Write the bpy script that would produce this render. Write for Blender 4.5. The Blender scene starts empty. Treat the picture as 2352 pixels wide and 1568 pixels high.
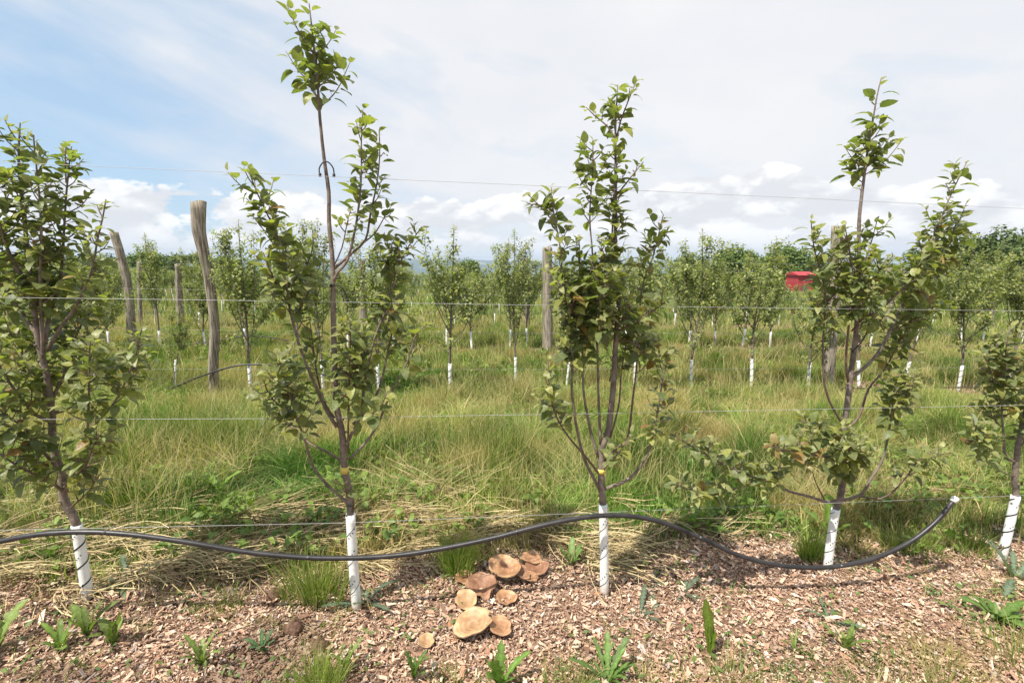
import bpy, math, random
import numpy as np
from mathutils import Vector, Matrix
R_ = math.radians
rng = np.random.default_rng(7)
random.seed(11)
scene = bpy.context.scene
COL = scene.collection

# ------------------------------------------------------------------ camera
CAM_H = 1.55
PITCH = math.atan(184 / 1100.0)
FPX = 1100.0                                  # focal length in units of a 2352 px wide frame
cam_d = bpy.data.cameras.new("camera"); cam = bpy.data.objects.new("camera", cam_d); COL.objects.link(cam)
cam.location = (0, 0, CAM_H); cam.rotation_euler = (math.pi / 2 - PITCH, 0, 0)
cam_d.sensor_width = 36; cam_d.lens = 36 * FPX / 2352; cam_d.clip_start = 0.05; cam_d.clip_end = 20000
scene.camera = cam

# ------------------------------------------------------------------ sun, sky, exposure
SUN_EL = R_(60); SUN_FROM = Vector((-0.68, -0.58, 0)).normalized()
sd = bpy.data.lights.new("sun", 'SUN'); sun = bpy.data.objects.new("sun", sd); COL.objects.link(sun)
sd.energy = 4.1; sd.angle = R_(0.6); sd.color = (1.0, 0.93, 0.82)
sv = Vector((SUN_FROM.x * math.cos(SUN_EL), SUN_FROM.y * math.cos(SUN_EL), math.sin(SUN_EL)))
sun.rotation_euler = sv.to_track_quat('Z', 'Y').to_euler()
scene.view_settings.view_transform = 'Standard'; scene.view_settings.look = 'None'
scene.view_settings.exposure = 0.90; scene.view_settings.gamma = 1.0
scene.cycles.max_bounces = 6; scene.cycles.diffuse_bounces = 3; scene.cycles.transmission_bounces = 4
scene.cycles.transparent_max_bounces = 8; scene.cycles.volume_bounces = 0
scene.cycles.use_denoising = True

class NT:
    """small helper to write node maths"""
    def __init__(s, nt): s.nt = nt; s.n = nt.nodes; s.l = nt.links
    def new(s, t, **k):
        n = s.n.new(t)
        for a, b in k.items(): setattr(n, a, b)
        return n
    def put(s, sock, v):
        if isinstance(v, bpy.types.NodeSocket): s.l.new(v, sock)
        elif v is not None:
            if isinstance(v, tuple) and len(v) == 3 and sock.type == 'RGBA': v = v + (1,)
            sock.default_value = v
    def m(s, op, a, b=None, c=None, clamp=False):
        n = s.new('ShaderNodeMath', operation=op, use_clamp=clamp)
        for i, v in enumerate((a, b, c)):
            if v is not None: s.put(n.inputs[i], v)
        return n.outputs[0]
    def sm(s, v, lo, hi, a=0.0, b=1.0):
        n = s.new('ShaderNodeMapRange', interpolation_type='SMOOTHSTEP')
        for i, x in enumerate((v, lo, hi, a, b)): s.put(n.inputs[i], x)
        return n.outputs[0]
    def xyz(s, x, y, z=0.0):
        n = s.new('ShaderNodeCombineXYZ')
        for i, v in enumerate((x, y, z)): s.put(n.inputs[i], v)
        return n.outputs[0]
    def noise(s, vec, scale, detail=4, rough=0.5, dist=0.0, col=False):
        n = s.new('ShaderNodeTexNoise')
        if vec is not None: s.l.new(vec, n.inputs['Vector'])
        n.inputs['Scale'].default_value = scale; n.inputs['Detail'].default_value = detail
        n.inputs['Roughness'].default_value = rough; n.inputs['Distortion'].default_value = dist
        return n.outputs['Color' if col else 'Fac']
    def mix(s, f, a, b, mode='MIX'):
        n = s.new('ShaderNodeMix', data_type='RGBA', blend_type=mode)
        s.put(n.inputs[0], f); s.put(n.inputs[6], a); s.put(n.inputs[7], b)
        return n.outputs[2]

world = bpy.data.worlds.new("World"); scene.world = world; world.use_nodes = True
W = NT(world.node_tree); W.n.clear()
sky = W.new('ShaderNodeTexSky', sky_type='NISHITA', sun_disc=False)
sky.sun_elevation = SUN_EL; sky.sun_rotation = math.atan2(SUN_FROM.x, SUN_FROM.y)
sky.air_density = 1.0; sky.dust_density = 0.6; sky.ozone_density = 2.0
tc = W.new('ShaderNodeTexCoord'); sep = W.new('ShaderNodeSeparateXYZ'); W.l.new(tc.outputs['Generated'], sep.inputs[0])
az = W.m('ARCTAN2', sep.outputs[0], sep.outputs[1]); el = W.m('ARCSINE', sep.outputs[2])
# high thin veil: streaks falling to the right on the left side, closed cover on the right
str_y = W.m('ADD', W.m('MULTIPLY', el, 5.0), W.m('MULTIPLY', az, 1.35))
cirrus = W.noise(W.xyz(W.m('MULTIPLY', az, 1.3), W.m('MULTIPLY', str_y, 1.25), 3.1), 1.6, 7, 0.58, 0.35)
cirrus2 = W.noise(W.xyz(W.m('MULTIPLY', az, 3.0), W.m('MULTIPLY', el, 5.0), 9.4), 1.7, 6, 0.55, 0.2)
side = W.sm(az, R_(-46), R_(2), 0.0, 1.0)
low_clear = W.m('MULTIPLY', W.sm(el, R_(3), R_(17), 1.0, 0.0), W.sm(az, R_(-14), R_(8), 1.0, 0.0))
veil = W.m('ADD', W.m('MULTIPLY', side, 0.80), W.sm(cirrus, 0.30, 0.72, 0.05, 0.55))
veil = W.m('ADD', veil, W.sm(cirrus2, 0.4, 0.7, -0.10, 0.22))
veil = W.m('ADD', veil, W.m('MULTIPLY', W.sm(el, R_(14), R_(30)), 0.25))
veil = W.m('SUBTRACT', veil, W.m('MULTIPLY', low_clear, 0.26), clamp=True)
veil = W.m('MULTIPLY', veil, 0.97)
shade = W.noise(W.xyz(W.m('MULTIPLY', az, 2.0), W.m('MULTIPLY', el, 4.0), 5.0), 1.5, 5, 0.5)
veil_col = W.mix(W.sm(shade, 0.3, 0.7), (4.9, 4.96, 5.2), (5.3, 5.32, 5.38))
base = W.mix(0.7, sky.outputs[0], (2.8, 3.85, 4.95))
c1 = W.mix(veil, base, veil_col)
# cumulus banks low over the horizon
warp = W.noise(W.xyz(W.m('MULTIPLY', az, 5.0), W.m('MULTIPLY', el, 8.0), 1.7), 2.2, 3, 0.5)
cx = W.m('ADD', W.m('MULTIPLY', az, 8.0), W.m('MULTIPLY', warp, 0.6)); cy = W.m('MULTIPLY', el, 15.0)
cn = W.noise(W.xyz(cx, cy, 2.3), 1.15, 9, 0.56)
cn_up = W.noise(W.xyz(cx, W.m('ADD', cy, 0.34), 2.3), 1.15, 5, 0.5)
bank_hi = W.sm(el, R_(5.0), R_(10.0), 0.125, -0.34)
def blob(a0, e0, ra, re, amt):
    da = W.m('DIVIDE', W.m('SUBTRACT', az, R_(a0)), R_(ra)); de = W.m('DIVIDE', W.m('SUBTRACT', el, R_(e0)), R_(re))
    q = W.m('ADD', W.m('MULTIPLY', da, da), W.m('MULTIPLY', de, de))
    return W.m('MULTIPLY', W.m('EXPONENT', W.m('MULTIPLY', q, -1.0)), amt)
add = bank_hi
for b in ((20.5, 7.4, 5.5, 2.7, 0.40), (27.5, 8.2, 3.0, 2.8, 0.42), (-24.0, 7.5, 5.0, 2.4, 0.17), (-38, 5.2, 8, 1.6, 0.10), (-46, 5.5, 6, 1.8, 0.12), (0.5, 7.2, 3.0, 1.8, 0.24), (-10, 5.2, 5, 1.5, 0.1),
          (34, 5.5, 5, 1.6, 0.16), (46, 5.5, 7, 1.6, 0.12)):
    add = W.m('ADD', add, blob(*b))
dens = W.m('ADD', cn, add)
cmask = W.sm(dens, 0.535, 0.60)
lit = W.sm(W.m('SUBTRACT', cn, cn_up), -0.10, 0.13)
thick = W.sm(dens, 0.58, 0.86)
lowgrey = W.sm(el, R_(1.0), R_(7.0), 0.0, 1.0)
ccol = W.mix(lit, (4.65, 4.7, 4.9), (6.7, 6.7, 6.6))
ccol = W.mix(W.m('MULTIPLY', lowgrey, 0.6), W.mix(lit, (4.5, 4.6, 4.85), (5.9, 5.9, 5.95)), ccol)
c2 = W.mix(W.m('MULTIPLY', cmask, W.sm(el, R_(0.2), R_(2.5), 0.35, 0.96)), c1, ccol)
hz = W.sm(el, R_(-1), R_(3.5), 0.75, 0.0)
c3 = W.mix(hz, c2, (4.5, 4.75, 5.1))
below = W.sm(el, R_(-4), R_(-0.5), 1.0, 0.0)
c4 = W.mix(below, c3, (0.9, 1.0, 0.65))
bg = W.new('ShaderNodeBackground'); W.l.new(c4, bg.inputs[0]); bg.inputs[1].default_value = 0.095
ow = W.new('ShaderNodeOutputWorld'); W.l.new(bg.outputs[0], ow.inputs[0])

# ------------------------------------------------------------------ pixel <-> world helpers (frame 2352 x 1568)
CP, SP = math.cos(PITCH), math.sin(PITCH)
CAM = Vector((0, 0, CAM_H))
def ray(px, py):
    a = (px - 1176) / FPX; b = (784 - py) / FPX
    return Vector((a, CP + b * SP, -SP + b * CP))
def smooth01(t): t = np.clip(t, 0, 1); return t * t * (3 - 2 * t)
_hash = np.random.default_rng(3).random((256, 256))
def vnoise(x, y, s):
    x = np.asarray(x, float) / s; y = np.asarray(y, float) / s
    xi = np.floor(x).astype(int); yi = np.floor(y).astype(int); fx = x - xi; fy = y - yi
    fx = fx * fx * (3 - 2 * fx); fy = fy * fy * (3 - 2 * fy)
    h = lambda i, j: _hash[i & 255, j & 255]
    return (h(xi, yi) * (1 - fx) * (1 - fy) + h(xi + 1, yi) * fx * (1 - fy) + h(xi, yi + 1) * (1 - fx) * fy + h(xi + 1, yi + 1) * fx * fy)
PY = [-80, 2.2, 6.6, 11, 16, 25, 60, 150, 400, 900, 2000, 4000]
PZ = [0.0, 0.0, -0.27, -0.50, -0.55, -0.65, -1.9, -6.0, -26, -75, -150, -165]
def gz(x, y):
    x = np.asarray(x, float); y = np.asarray(y, float)
    r = np.where(y > 0, y, 0)
    sx = -0.026 + 0.014 * smooth01((y - 3) / 6)
    z = np.interp(r, PY, PZ) + sx * np.clip(x, -60, 60)
    z = z + ((vnoise(x + 31, y, 0.42) - 0.5) * 0.13 + (vnoise(x, y + 17, 0.19) - 0.5) * 0.05) * smooth01((y - 2.55) / 0.5) * (1 - smooth01((y - 30) / 20))
    z = z + (vnoise(x, y, 0.9) - 0.5) * 0.035 + (vnoise(x + 9, y, 3.1) - 0.5) * 0.10 * smooth01((y - 2.5) / 3)
    return z
def gzf(x, y): return float(gz(x, y))
def on_ground(px, py):
    r = ray(px, py); t = 0.5
    for _ in range(60):
        p = CAM + r * t
        e = p.z - gzf(p.x, p.y)
        t += e / max(0.12, -r.z) * 0.8
    return CAM + r * t
ROW_K = 0.11
def on_plane(px, py, y0, k=ROW_K):
    """hit of the pixel ray with the upright plane y = y0 + k x"""
    r = ray(px, py); t = (y0 - CAM.y + 0) / (r.y - k * r.x)
    return CAM + r * t

# ------------------------------------------------------------------ object helpers
def obj(name, me, mat=None, parent=None):
    o = bpy.data.objects.new(name, me)
    if mat is not None and len(me.materials) == 0:
        for m in (mat if isinstance(mat, (list, tuple)) else [mat]): me.materials.append(m)
    COL.objects.link(o)
    if parent is not None: o.parent = parent
    return o
def tag(o, label=None, cat=None, group=None, kind=None):
    if label: o["label"] = label
    if cat: o["category"] = cat
    if group: o["group"] = group
    if kind: o["kind"] = kind
    return o
def empty(name, loc): 
    o = bpy.data.objects.new(name, None); o.location = loc; o.empty_display_size = 0.1; COL.objects.link(o); return o
def mesh_np(name, V, F, C=None, smooth=True):
    """V (n,3); F list of (m,k) int arrays; C (n,3) point colours"""
    me = bpy.data.meshes.new(name)
    V = np.asarray(V, np.float32)
    me.vertices.add(len(V)); me.vertices.foreach_set("co", V.ravel())
    F = [f for f in F if len(f)]
    tot = sum(f.size for f in F); npol = sum(len(f) for f in F)
    me.loops.add(tot); me.polygons.add(npol)
    li = np.concatenate([f.ravel() for f in F]).astype(np.int32)
    ln = np.concatenate([np.full(len(f), f.shape[1], np.int32) for f in F])
    st = np.concatenate([[0], np.cumsum(ln)[:-1]]).astype(np.int32)
    me.loops.foreach_set("vertex_index", li)
    me.polygons.foreach_set("loop_start", st)
    me.polygons.foreach_set("use_smooth", np.full(npol, smooth))
    if C is not None:
        a = me.color_attributes.new("col", 'FLOAT_COLOR', 'POINT')
        c4_ = np.ones((len(V), 4), np.float32); c4_[:, :3] = C
        a.data.foreach_set("color", c4_.ravel())
    me.update(calc_edges=True); me.validate()
    return me
class MB:
    """collects vertices and faces of one mesh"""
    def __init__(s): s.v = []; s.f4 = []; s.f3 = []; s.c = []; s.n = 0
    def add(s, v, f4=None, f3=None, c=None):
        v = np.asarray(v, float).reshape(-1, 3)
        if f4 is not None and len(f4): s.f4.append(np.asarray(f4, int) + s.n)
        if f3 is not None and len(f3): s.f3.append(np.asarray(f3, int) + s.n)
        s.v.append(v); s.c.append(np.broadcast_to(np.asarray(c if c is not None else (1, 1, 1), float), v.shape)); s.n += len(v)
    def tube(s, pts, rad, seg=7, cap=True, jitter=0.0, c=None):
        P = np.array([tuple(p) for p in pts], float); n = len(P)
        rad = np.broadcast_to(np.asarray(rad, float), (n,))
        T = np.gradient(P, axis=0); T /= np.linalg.norm(T, axis=1, keepdims=True) + 1e-9
        ref = np.array([0, 1, 0.0]) if abs(T[0][1]) < 0.8 else np.array([1.0, 0, 0])
        A = np.cross(T, ref); A /= np.linalg.norm(A, axis=1, keepdims=True) + 1e-9
        B = np.cross(T, A)
        an = np.arange(seg) * 2 * math.pi / seg
        rr = rad[:, None] * (1 + jitter * (rng.random((n, seg)) - 0.5))
        V = P[:, None, :] + rr[..., None] * (np.cos(an)[None, :, None] * A[:, None, :] + np.sin(an)[None, :, None] * B[:, None, :])
        V = V.reshape(-1, 3)
        i = np.arange(n - 1)[:, None] * seg; j = np.arange(seg)[None, :]; j2 = (j + 1) % seg
        F = np.stack([i + j, i + j2, i + seg + j2, i + seg + j], -1).reshape(-1, 4)
        f3 = None
        if cap:
            V = np.vstack([V, P[0], P[-1]]); a = n * seg
            f3 = [[a, (k + 1) % seg, k] for k in range(seg)] + [[a + 1, (n - 1) * seg + k, (n - 1) * seg + (k + 1) % seg] for k in range(seg)]
        s.add(V, F, f3, c)
    def box(s, lo, hi, c=None):
        x0, y0, z0 = lo; x1, y1, z1 = hi
        v = [(x0, y0, z0), (x1, y0, z0), (x1, y1, z0), (x0, y1, z0), (x0, y0, z1), (x1, y0, z1), (x1, y1, z1), (x0, y1, z1)]
        s.add(v, [(0, 3, 2, 1), (4, 5, 6, 7), (0, 1, 5, 4), (1, 2, 6, 5), (2, 3, 7, 6), (3, 0, 4, 7)], None, c)
    def mesh(s, name, smooth=True, col=True, origin=None):
        V = np.vstack(s.v)
        if origin is not None: V = V - np.array(tuple(origin))
        F = []
        if s.f4: F.append(np.vstack(s.f4))
        if s.f3: F.append(np.vstack(s.f3))
        return mesh_np(name, V, F, np.vstack(s.c) if col else None, smooth)
def spline(pts, n=None, step=0.03):
    """Catmull-Rom through 3D points"""
    P = [Vector(p) for p in pts]
    if len(P) < 3:
        L = (P[-1] - P[0]).length; k = max(2, int(L / step))
        return [P[0].lerp(P[-1], i / k) for i in range(k + 1)]
    P = [P[0] * 2 - P[1]] + P + [P[-1] * 2 - P[-2]]
    out = []
    for i in range(1, len(P) - 2):
        k = max(2, int((P[i + 1] - P[i]).length / step))
        for j in range(k):
            t = j / k; a, b, c, d = P[i - 1], P[i], P[i + 1], P[i + 2]
            out.append(0.5 * ((2 * b) + (c - a) * t + (2 * a - 5 * b + 4 * c - d) * t * t + (3 * b - a - 3 * c + d) * t ** 3))
    out.append(P[-2]); return out

# ------------------------------------------------------------------ materials
def mat(name):
    m = bpy.data.materials.new(name); m.use_nodes = True
    t = NT(m.node_tree); t.n.clear(); o = t.new('ShaderNodeOutputMaterial')
    return m, t, o
def simple(name, col, rough=0.6, spec=0.3, metal=0.0, var=0.0, vs=20, bump=0.0, bs=60):
    m, t, o = mat(name); b = t.new('ShaderNodeBsdfPrincipled')
    c = col + (1,)
    if var:
        g = t.new('ShaderNodeTexCoord')
        n = t.noise(g.outputs['Object'], vs, 5, 0.6)
        k = t.sm(n, 0.3, 0.7, 1 - var, 1 + var)
        mm = t.new('ShaderNodeVectorMath', operation='SCALE'); mm.inputs[0].default_value = col; t.l.new(k, mm.inputs['Scale'])
        t.l.new(mm.outputs[0], b.inputs['Base Color'])
    else: b.inputs['Base Color'].default_value = c
    if bump:
        g = t.new('ShaderNodeTexCoord'); n = t.noise(g.outputs['Object'], bs, 5, 0.6)
        bb = t.new('ShaderNodeBump'); bb.inputs['Strength'].default_value = bump; bb.inputs['Distance'].default_value = 0.01
        t.l.new(n, bb.inputs['Height']); t.l.new(bb.outputs[0], b.inputs['Normal'])
    b.inputs['Roughness'].default_value = rough; b.inputs['Specular IOR Level'].default_value = spec; b.inputs['Metallic'].default_value = metal
    t.l.new(b.outputs[0], o.inputs[0]); return m
def leafy(name, rough=0.5, spec=0.35, trans=0.3, under=None, tcol=(1.25, 1.5, 0.5), vein=False):
    """vertex-coloured thin leaf: glossy top, paler underside, light shining through"""
    m, t, o = mat(name)
    at = t.new('ShaderNodeVertexColor', layer_name="col")
    b = t.new('ShaderNodeBsdfPrincipled'); col = at.outputs[0]
    if vein:
        g = t.new('ShaderNodeTexCoord'); n = t.noise(g.outputs['Object'], 90, 3, 0.6)
        col = t.mix(1.0, col, t.mix(t.sm(n, 0.35, 0.65), (0.82, 0.82, 0.82), (1.15, 1.15, 1.15)), 'MULTIPLY')
        bb = t.new('ShaderNodeBump'); bb.inputs['Strength'].default_value = 0.35; bb.inputs['Distance'].default_value = 0.004
        t.l.new(t.noise(g.outputs['Object'], 140, 2, 0.5), bb.inputs['Height']); t.l.new(bb.outputs[0], b.inputs['Normal'])
    if under is not None:
        geo = t.new('ShaderNodeNewGeometry')
        uc = t.mix(0.55, col, under)
        cc = t.mix(geo.outputs['Backfacing'], col, uc)
    else: cc = col
    t.l.new(cc, b.inputs['Base Color']); b.inputs['Roughness'].default_value = rough; b.inputs['Specular IOR Level'].default_value = spec
    tr = t.new('ShaderNodeBsdfTranslucent')
    t.l.new(t.mix(1.0, col, tcol, 'MULTIPLY'), tr.inputs[0])
    mx = t.new('ShaderNodeMixShader'); mx.inputs[0].default_value = trans
    t.l.new(b.outputs[0], mx.inputs[1]); t.l.new(tr.outputs[0], mx.inputs[2]); t.l.new(mx.outputs[0], o.inputs[0])
    return m
M_LEAF = leafy("apple_leaf", 0.42, 0.42, 0.42, (0.24, 0.27, 0.17), vein=True)
M_GRASS = leafy("grass_blade", 0.6, 0.25, 0.34)
M_WEED = leafy("weed_leaf", 0.5, 0.35, 0.30, vein=True)
M_FARLEAF = leafy("hedge_leaf", 0.65, 0.2, 0.22)
M_BARK = simple("bark", (0.185, 0.150, 0.125), 0.75, 0.25, var=0.35, vs=30, bump=0.5, bs=90)
M_BARK2 = simple("thin_bark", (0.145, 0.098, 0.080), 0.6, 0.35, var=0.3, vs=40)
def vcol_mat(name, rough=0.85, spec=0.15, grain=0.25):
    m, t, o = mat(name); b = t.new('ShaderNodeBsdfPrincipled')
    at = t.new('ShaderNodeVertexColor', layer_name="col"); g = t.new('ShaderNodeTexCoord')
    n = t.noise(g.outputs['Object'], 150, 4, 0.6)
    t.l.new(t.mix(1.0, at.outputs[0], t.mix(t.sm(n, 0.3, 0.7), (1 - grain,) * 3, (1 + grain,) * 3), 'MULTIPLY'), b.inputs['Base Color'])
    b.inputs['Roughness'].default_value = rough; b.inputs['Specular IOR Level'].default_value = spec
    t.l.new(b.outputs[0], o.inputs[0]); return m
M_CHIP = vcol_mat("wood_chip"); M_STRAW = vcol_mat("straw", 0.7, 0.25, 0.15)
def guard_mat():
    m, t, o = mat("white_plastic"); b = t.new('ShaderNodeBsdfPrincipled'); g = t.new('ShaderNodeTexCoord')
    sp = t.new('ShaderNodeSeparateXYZ'); t.l.new(g.outputs['Object'], sp.inputs[0]); n = t.noise(g.outputs['Object'], 60, 5, 0.7)
    d = t.sm(t.m('ADD', sp.outputs[2], t.m('MULTIPLY', n, 0.12)), 0.06, 0.15, 0.75, 0.0)
    c = t.mix(t.sm(n, 0.35, 0.75), (0.83, 0.84, 0.83), (0.70, 0.72, 0.69)); c = t.mix(d, c, (0.36, 0.27, 0.19))
    t.l.new(c, b.inputs['Base Color']); b.inputs['Roughness'].default_value = 0.45; b.inputs['Specular IOR Level'].default_value = 0.35
    t.l.new(b.outputs[0], o.inputs[0]); return m
M_GUARD = guard_mat()
M_DARK = simple("dark_gap", (0.03, 0.028, 0.025), 0.8, 0.1)
M_WIRE = simple("galvanised_wire", (0.40, 0.41, 0.43), 0.55, 0.4, metal=0.2)
M_HOSE = simple("black_polyethylene", (0.024, 0.023, 0.025), 0.42, 0.5, var=0.4, vs=14, bump=0.08, bs=40)
M_CAP = simple("white_end_cap", (0.8, 0.8, 0.78), 0.45, 0.4)
M_TAG = simple("yellow_tag", (0.62, 0.5, 0.12), 0.5, 0.3)
M_RUBBER = simple("black_rubber", (0.02, 0.02, 0.022), 0.45, 0.4)
def post_mat():
    m, t, o = mat("weathered_post"); b = t.new('ShaderNodeBsdfPrincipled'); g = t.new('ShaderNodeTexCoord')
    mp = t.new('ShaderNodeMapping'); mp.inputs['Scale'].default_value = (1, 1, 0.07); t.l.new(g.outputs['Object'], mp.inputs[0])
    n = t.noise(mp.outputs[0], 55, 6, 0.65); n2 = t.noise(g.outputs['Object'], 5, 4, 0.6)
    c = t.mix(t.sm(n, 0.34, 0.60), (0.10, 0.08, 0.065), (0.37, 0.325, 0.265))
    c = t.mix(t.sm(n2, 0.5, 0.72, 0, 0.6), c, (0.17, 0.17, 0.11))
    t.l.new(c, b.inputs['Base Color']); b.inputs['Roughness'].default_value = 0.9; b.inputs['Specular IOR Level'].default_value = 0.15
    bb = t.new('ShaderNodeBump'); bb.inputs['Strength'].default_value = 0.8; bb.inputs['Distance'].default_value = 0.02
    t.l.new(n, bb.inputs['Height']); t.l.new(bb.outputs[0], b.inputs['Normal'])
    t.l.new(b.outputs[0], o.inputs[0]); return m
M_POST = post_mat()

# ------------------------------------------------------------------ ground sheet
def mulch_edge(x):
    return 2.27 + 0.115 * x + 0.17 * np.exp(-((x - 0.08) / 0.22) ** 2) + (vnoise(x, 0 * x, 0.5) - 0.5) * 0.30 + (vnoise(x, 0 * x + 5, 0.13) - 0.5) * 0.10
ROWS = [2.0 + 4.45 * k for k in range(14)]        # tree rows: y where each row crosses x = 0
ROWS[0] = 2.03; ROWS[1] = 6.5; ROWS[2] = 10.9; ROWS[3] = 15.4
def row_y(k, x): return ROWS[k] + ROW_K * x
def mulch_mask(x, y):
    x = np.asarray(x, float); y = np.asarray(y, float)
    m = smooth01((mulch_edge(x) - y) / 0.12 + 0.5)
    for k in (1, 2, 3):
        dd = np.abs(y - row_y(k, x) + 0.05) / 0.42
        s = smooth01((1.15 - dd) * 2) * smooth01((vnoise(x, y, 1.1) - 0.30) * 5)
        m = np.maximum(m, s * 0.85)
    return m
def ground():
    xs = np.unique(np.concatenate([np.arange(-6, 6.01, 0.06), np.arange(-30, 30.1, 0.5), np.linspace(-80, 80, 60), np.linspace(-600, 600, 40), np.linspace(-6000, 6000, 30)]).round(3))
    ys = np.unique(np.concatenate([np.arange(0.8, 8, 0.06), np.arange(-6, 30, 0.5), np.linspace(-60, 160, 90), np.linspace(160, 900, 30), np.linspace(900, 4000, 20)]).round(3))
    X, Y = np.meshgrid(xs, ys); Z = gz(X, Y)
    V = np.stack([X, Y, Z], -1).reshape(-1, 3); nx = len(xs); ny = len(ys)
    i = (np.arange(ny - 1)[:, None] * nx + np.arange(nx - 1)[None, :]).ravel()
    F = np.stack([i, i + 1, i + nx + 1, i + nx], -1)
    mk = mulch_mask(V[:, 0], V[:, 1]); C = np.stack([mk, mk, mk], -1)
    me = mesh_np("ground", V, [F], C)
    m, t, o = mat("orchard_ground"); b = t.new('ShaderNodeBsdfPrincipled'); g = t.new('ShaderNodeTexCoord')
    at = t.new('ShaderNodeVertexColor', layer_name="col"); P = g.outputs['Object']
    n1 = t.noise(P, 45, 6, 0.7); n2 = t.noise(P, 6, 5, 0.6); n3 = t.noise(P, 0.5, 5, 0.6); n4 = t.noise(P, 0.02, 4, 0.6)
    mul = t.mix(t.sm(n1, 0.33, 0.62), (0.10, 0.06, 0.04), (0.33, 0.22, 0.155))
    gr = t.mix(t.sm(n1, 0.35, 0.7), (0.035, 0.04, 0.015), (0.16, 0.15, 0.06))
    gr = t.mix(t.sm(n2, 0.4, 0.65, 0, 0.6), gr, (0.22, 0.17, 0.09))
    far = t.mix(t.sm(n3, 0.35, 0.65), (0.075, 0.12, 0.025), (0.16, 0.17, 0.06))
    far = t.mix(t.sm(n4, 0.45, 0.55), far, (0.03, 0.06, 0.02))
    sp = t.new('ShaderNodeSeparateXYZ'); t.l.new(P, sp.inputs[0])
    gr = t.mix(t.sm(sp.outputs[1], 8, 25), gr, far)
    c = t.mix(at.outputs[0], gr, mul)
    t.l.new(c, b.inputs['Base Color']); b.inputs['Roughness'].default_value = 0.95; b.inputs['Specular IOR Level'].default_value = 0.1
    bb = t.new('ShaderNodeBump'); bb.inputs['Strength'].default_value = 0.7; bb.inputs['Distance'].default_value = 0.02
    t.l.new(n1, bb.inputs['Height']); t.l.new(bb.outputs[0], b.inputs['Normal']); t.l.new(b.outputs[0], o.inputs[0])
    tag(obj("ground", me, m), kind="structure")
ground()

# far hills across the valley
def hills():
    xs = np.linspace(-9000, 9000, 220); ys = np.linspace(3000, 7500, 40)
    X, Y = np.meshgrid(xs, ys)
    ridge = 28 + 40 * (vnoise(X, Y * 0 + 1, 1900) - 0.5) + 22 * (vnoise(X, Y * 0 + 7, 520) - 0.5)
    t = smooth01((Y - 3000) / 3300)
    Z = -170 + (170 + ridge) * t + (vnoise(X, Y, 420) - 0.5) * 30 * t * (1 - t) * 3
    Z = np.where(Y > 6600, Z - (Y - 6600) * 0.1, Z)
    V = np.stack([X, Y, Z], -1).reshape(-1, 3); nx = 220; ny = 40
    i = (np.arange(ny - 1)[:, None] * nx + np.arange(nx - 1)[None, :]).ravel()
    me = mesh_np("hills", V, [np.stack([i, i + 1, i + nx + 1, i + nx], -1)])
    m, t, o = mat("wooded_hills"); b = t.new('ShaderNodeBsdfPrincipled'); g = t.new('ShaderNodeTexCoord')
    mp = t.new('ShaderNodeMapping'); mp.inputs['Scale'].default_value = (0.0016, 0.0009, 0); t.l.new(g.outputs['Object'], mp.inputs[0])
    n = t.noise(mp.outputs[0], 2.0, 6, 0.65); n2 = t.noise(mp.outputs[0], 9.0, 4, 0.6)
    c = t.mix(t.sm(n, 0.54, 0.57), (0.025, 0.05, 0.025), (0.26, 0.27, 0.12)); c = t.mix(t.sm(n2, 0.5, 0.6, 0, 0.6), c, (0.02, 0.045, 0.02))
    t.l.new(c, b.inputs['Base Color']); b.inputs['Roughness'].default_value = 1.0; b.inputs['Specular IOR Level'].default_value = 0
    t.l.new(b.outputs[0], o.inputs[0]); tag(obj("hills", me, m), kind="structure")
hills()

# ------------------------------------------------------------------ leaves
def leaf_template(droop, fold, curl, rows=(0, 0.12, 0.34, 0.6, 0.84, 1.0), petiole=0.34, wmax=0.295, serr=0.0):
    ts = np.array(rows); V = []; F4 = []; F3 = []
    def mid(t):
        a = t * droop
        return np.array([t * math.cos(a * 0.5) if droop else t, 0, -math.sin(a * 0.5) * t])
    ws = [max(0.0, wmax * (math.sin(math.pi * min(1, t ** 0.78)) ** 0.75)) if 0 < t < 1 else 0.0 for t in ts]
    # petiole strip
    V += [[-petiole, -0.012, -0.03], [-petiole, 0.012, -0.03], [0, 0.012, 0], [0, -0.012, 0]]; F4.append([0, 3, 2, 1])
    base = 4; V.append(mid(0)); idx = [[4, 4, 4]]
    for t, w in zip(ts[1:-1], ws[1:-1]):
        c = mid(t); k = len(V)
        zf = fold * w
        V.append([c[0] - curl * w, -w, c[2] + zf]); V.append([c[0], 0, c[2]]); V.append([c[0] - curl * w, w, c[2] + zf]); idx.append([k, k + 1, k + 2])
    k = len(V); V.append(mid(1)); idx.append([k, k, k])
    for a, b in zip(idx[:-1], idx[1:]):
        for s in (0, 1):
            q = [a[s], b[s], b[s + 1], a[s + 1]]
            u = list(dict.fromkeys(q))
            (F4 if len(u) == 4 else F3).append(u)
    return np.array(V, float), np.array(F4), np.array(F3)
TPL = [leaf_template(d, f, c) for d, f, c in ((0.5, 0.25, 0.1), (0.9, 0.35, 0.15), (1.3, 0.2, 0.1), (0.2, 0.45, 0.1), (1.6, 0.4, 0.2))]
TPL_LO = [leaf_template(d, f, c, rows=(0, 0.3, 0.7, 1.0), petiole=0.15) for d, f, c in ((0.6, 0.3, 0.1), (1.1, 0.3, 0.1), (1.5, 0.3, 0.1))]
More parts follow.
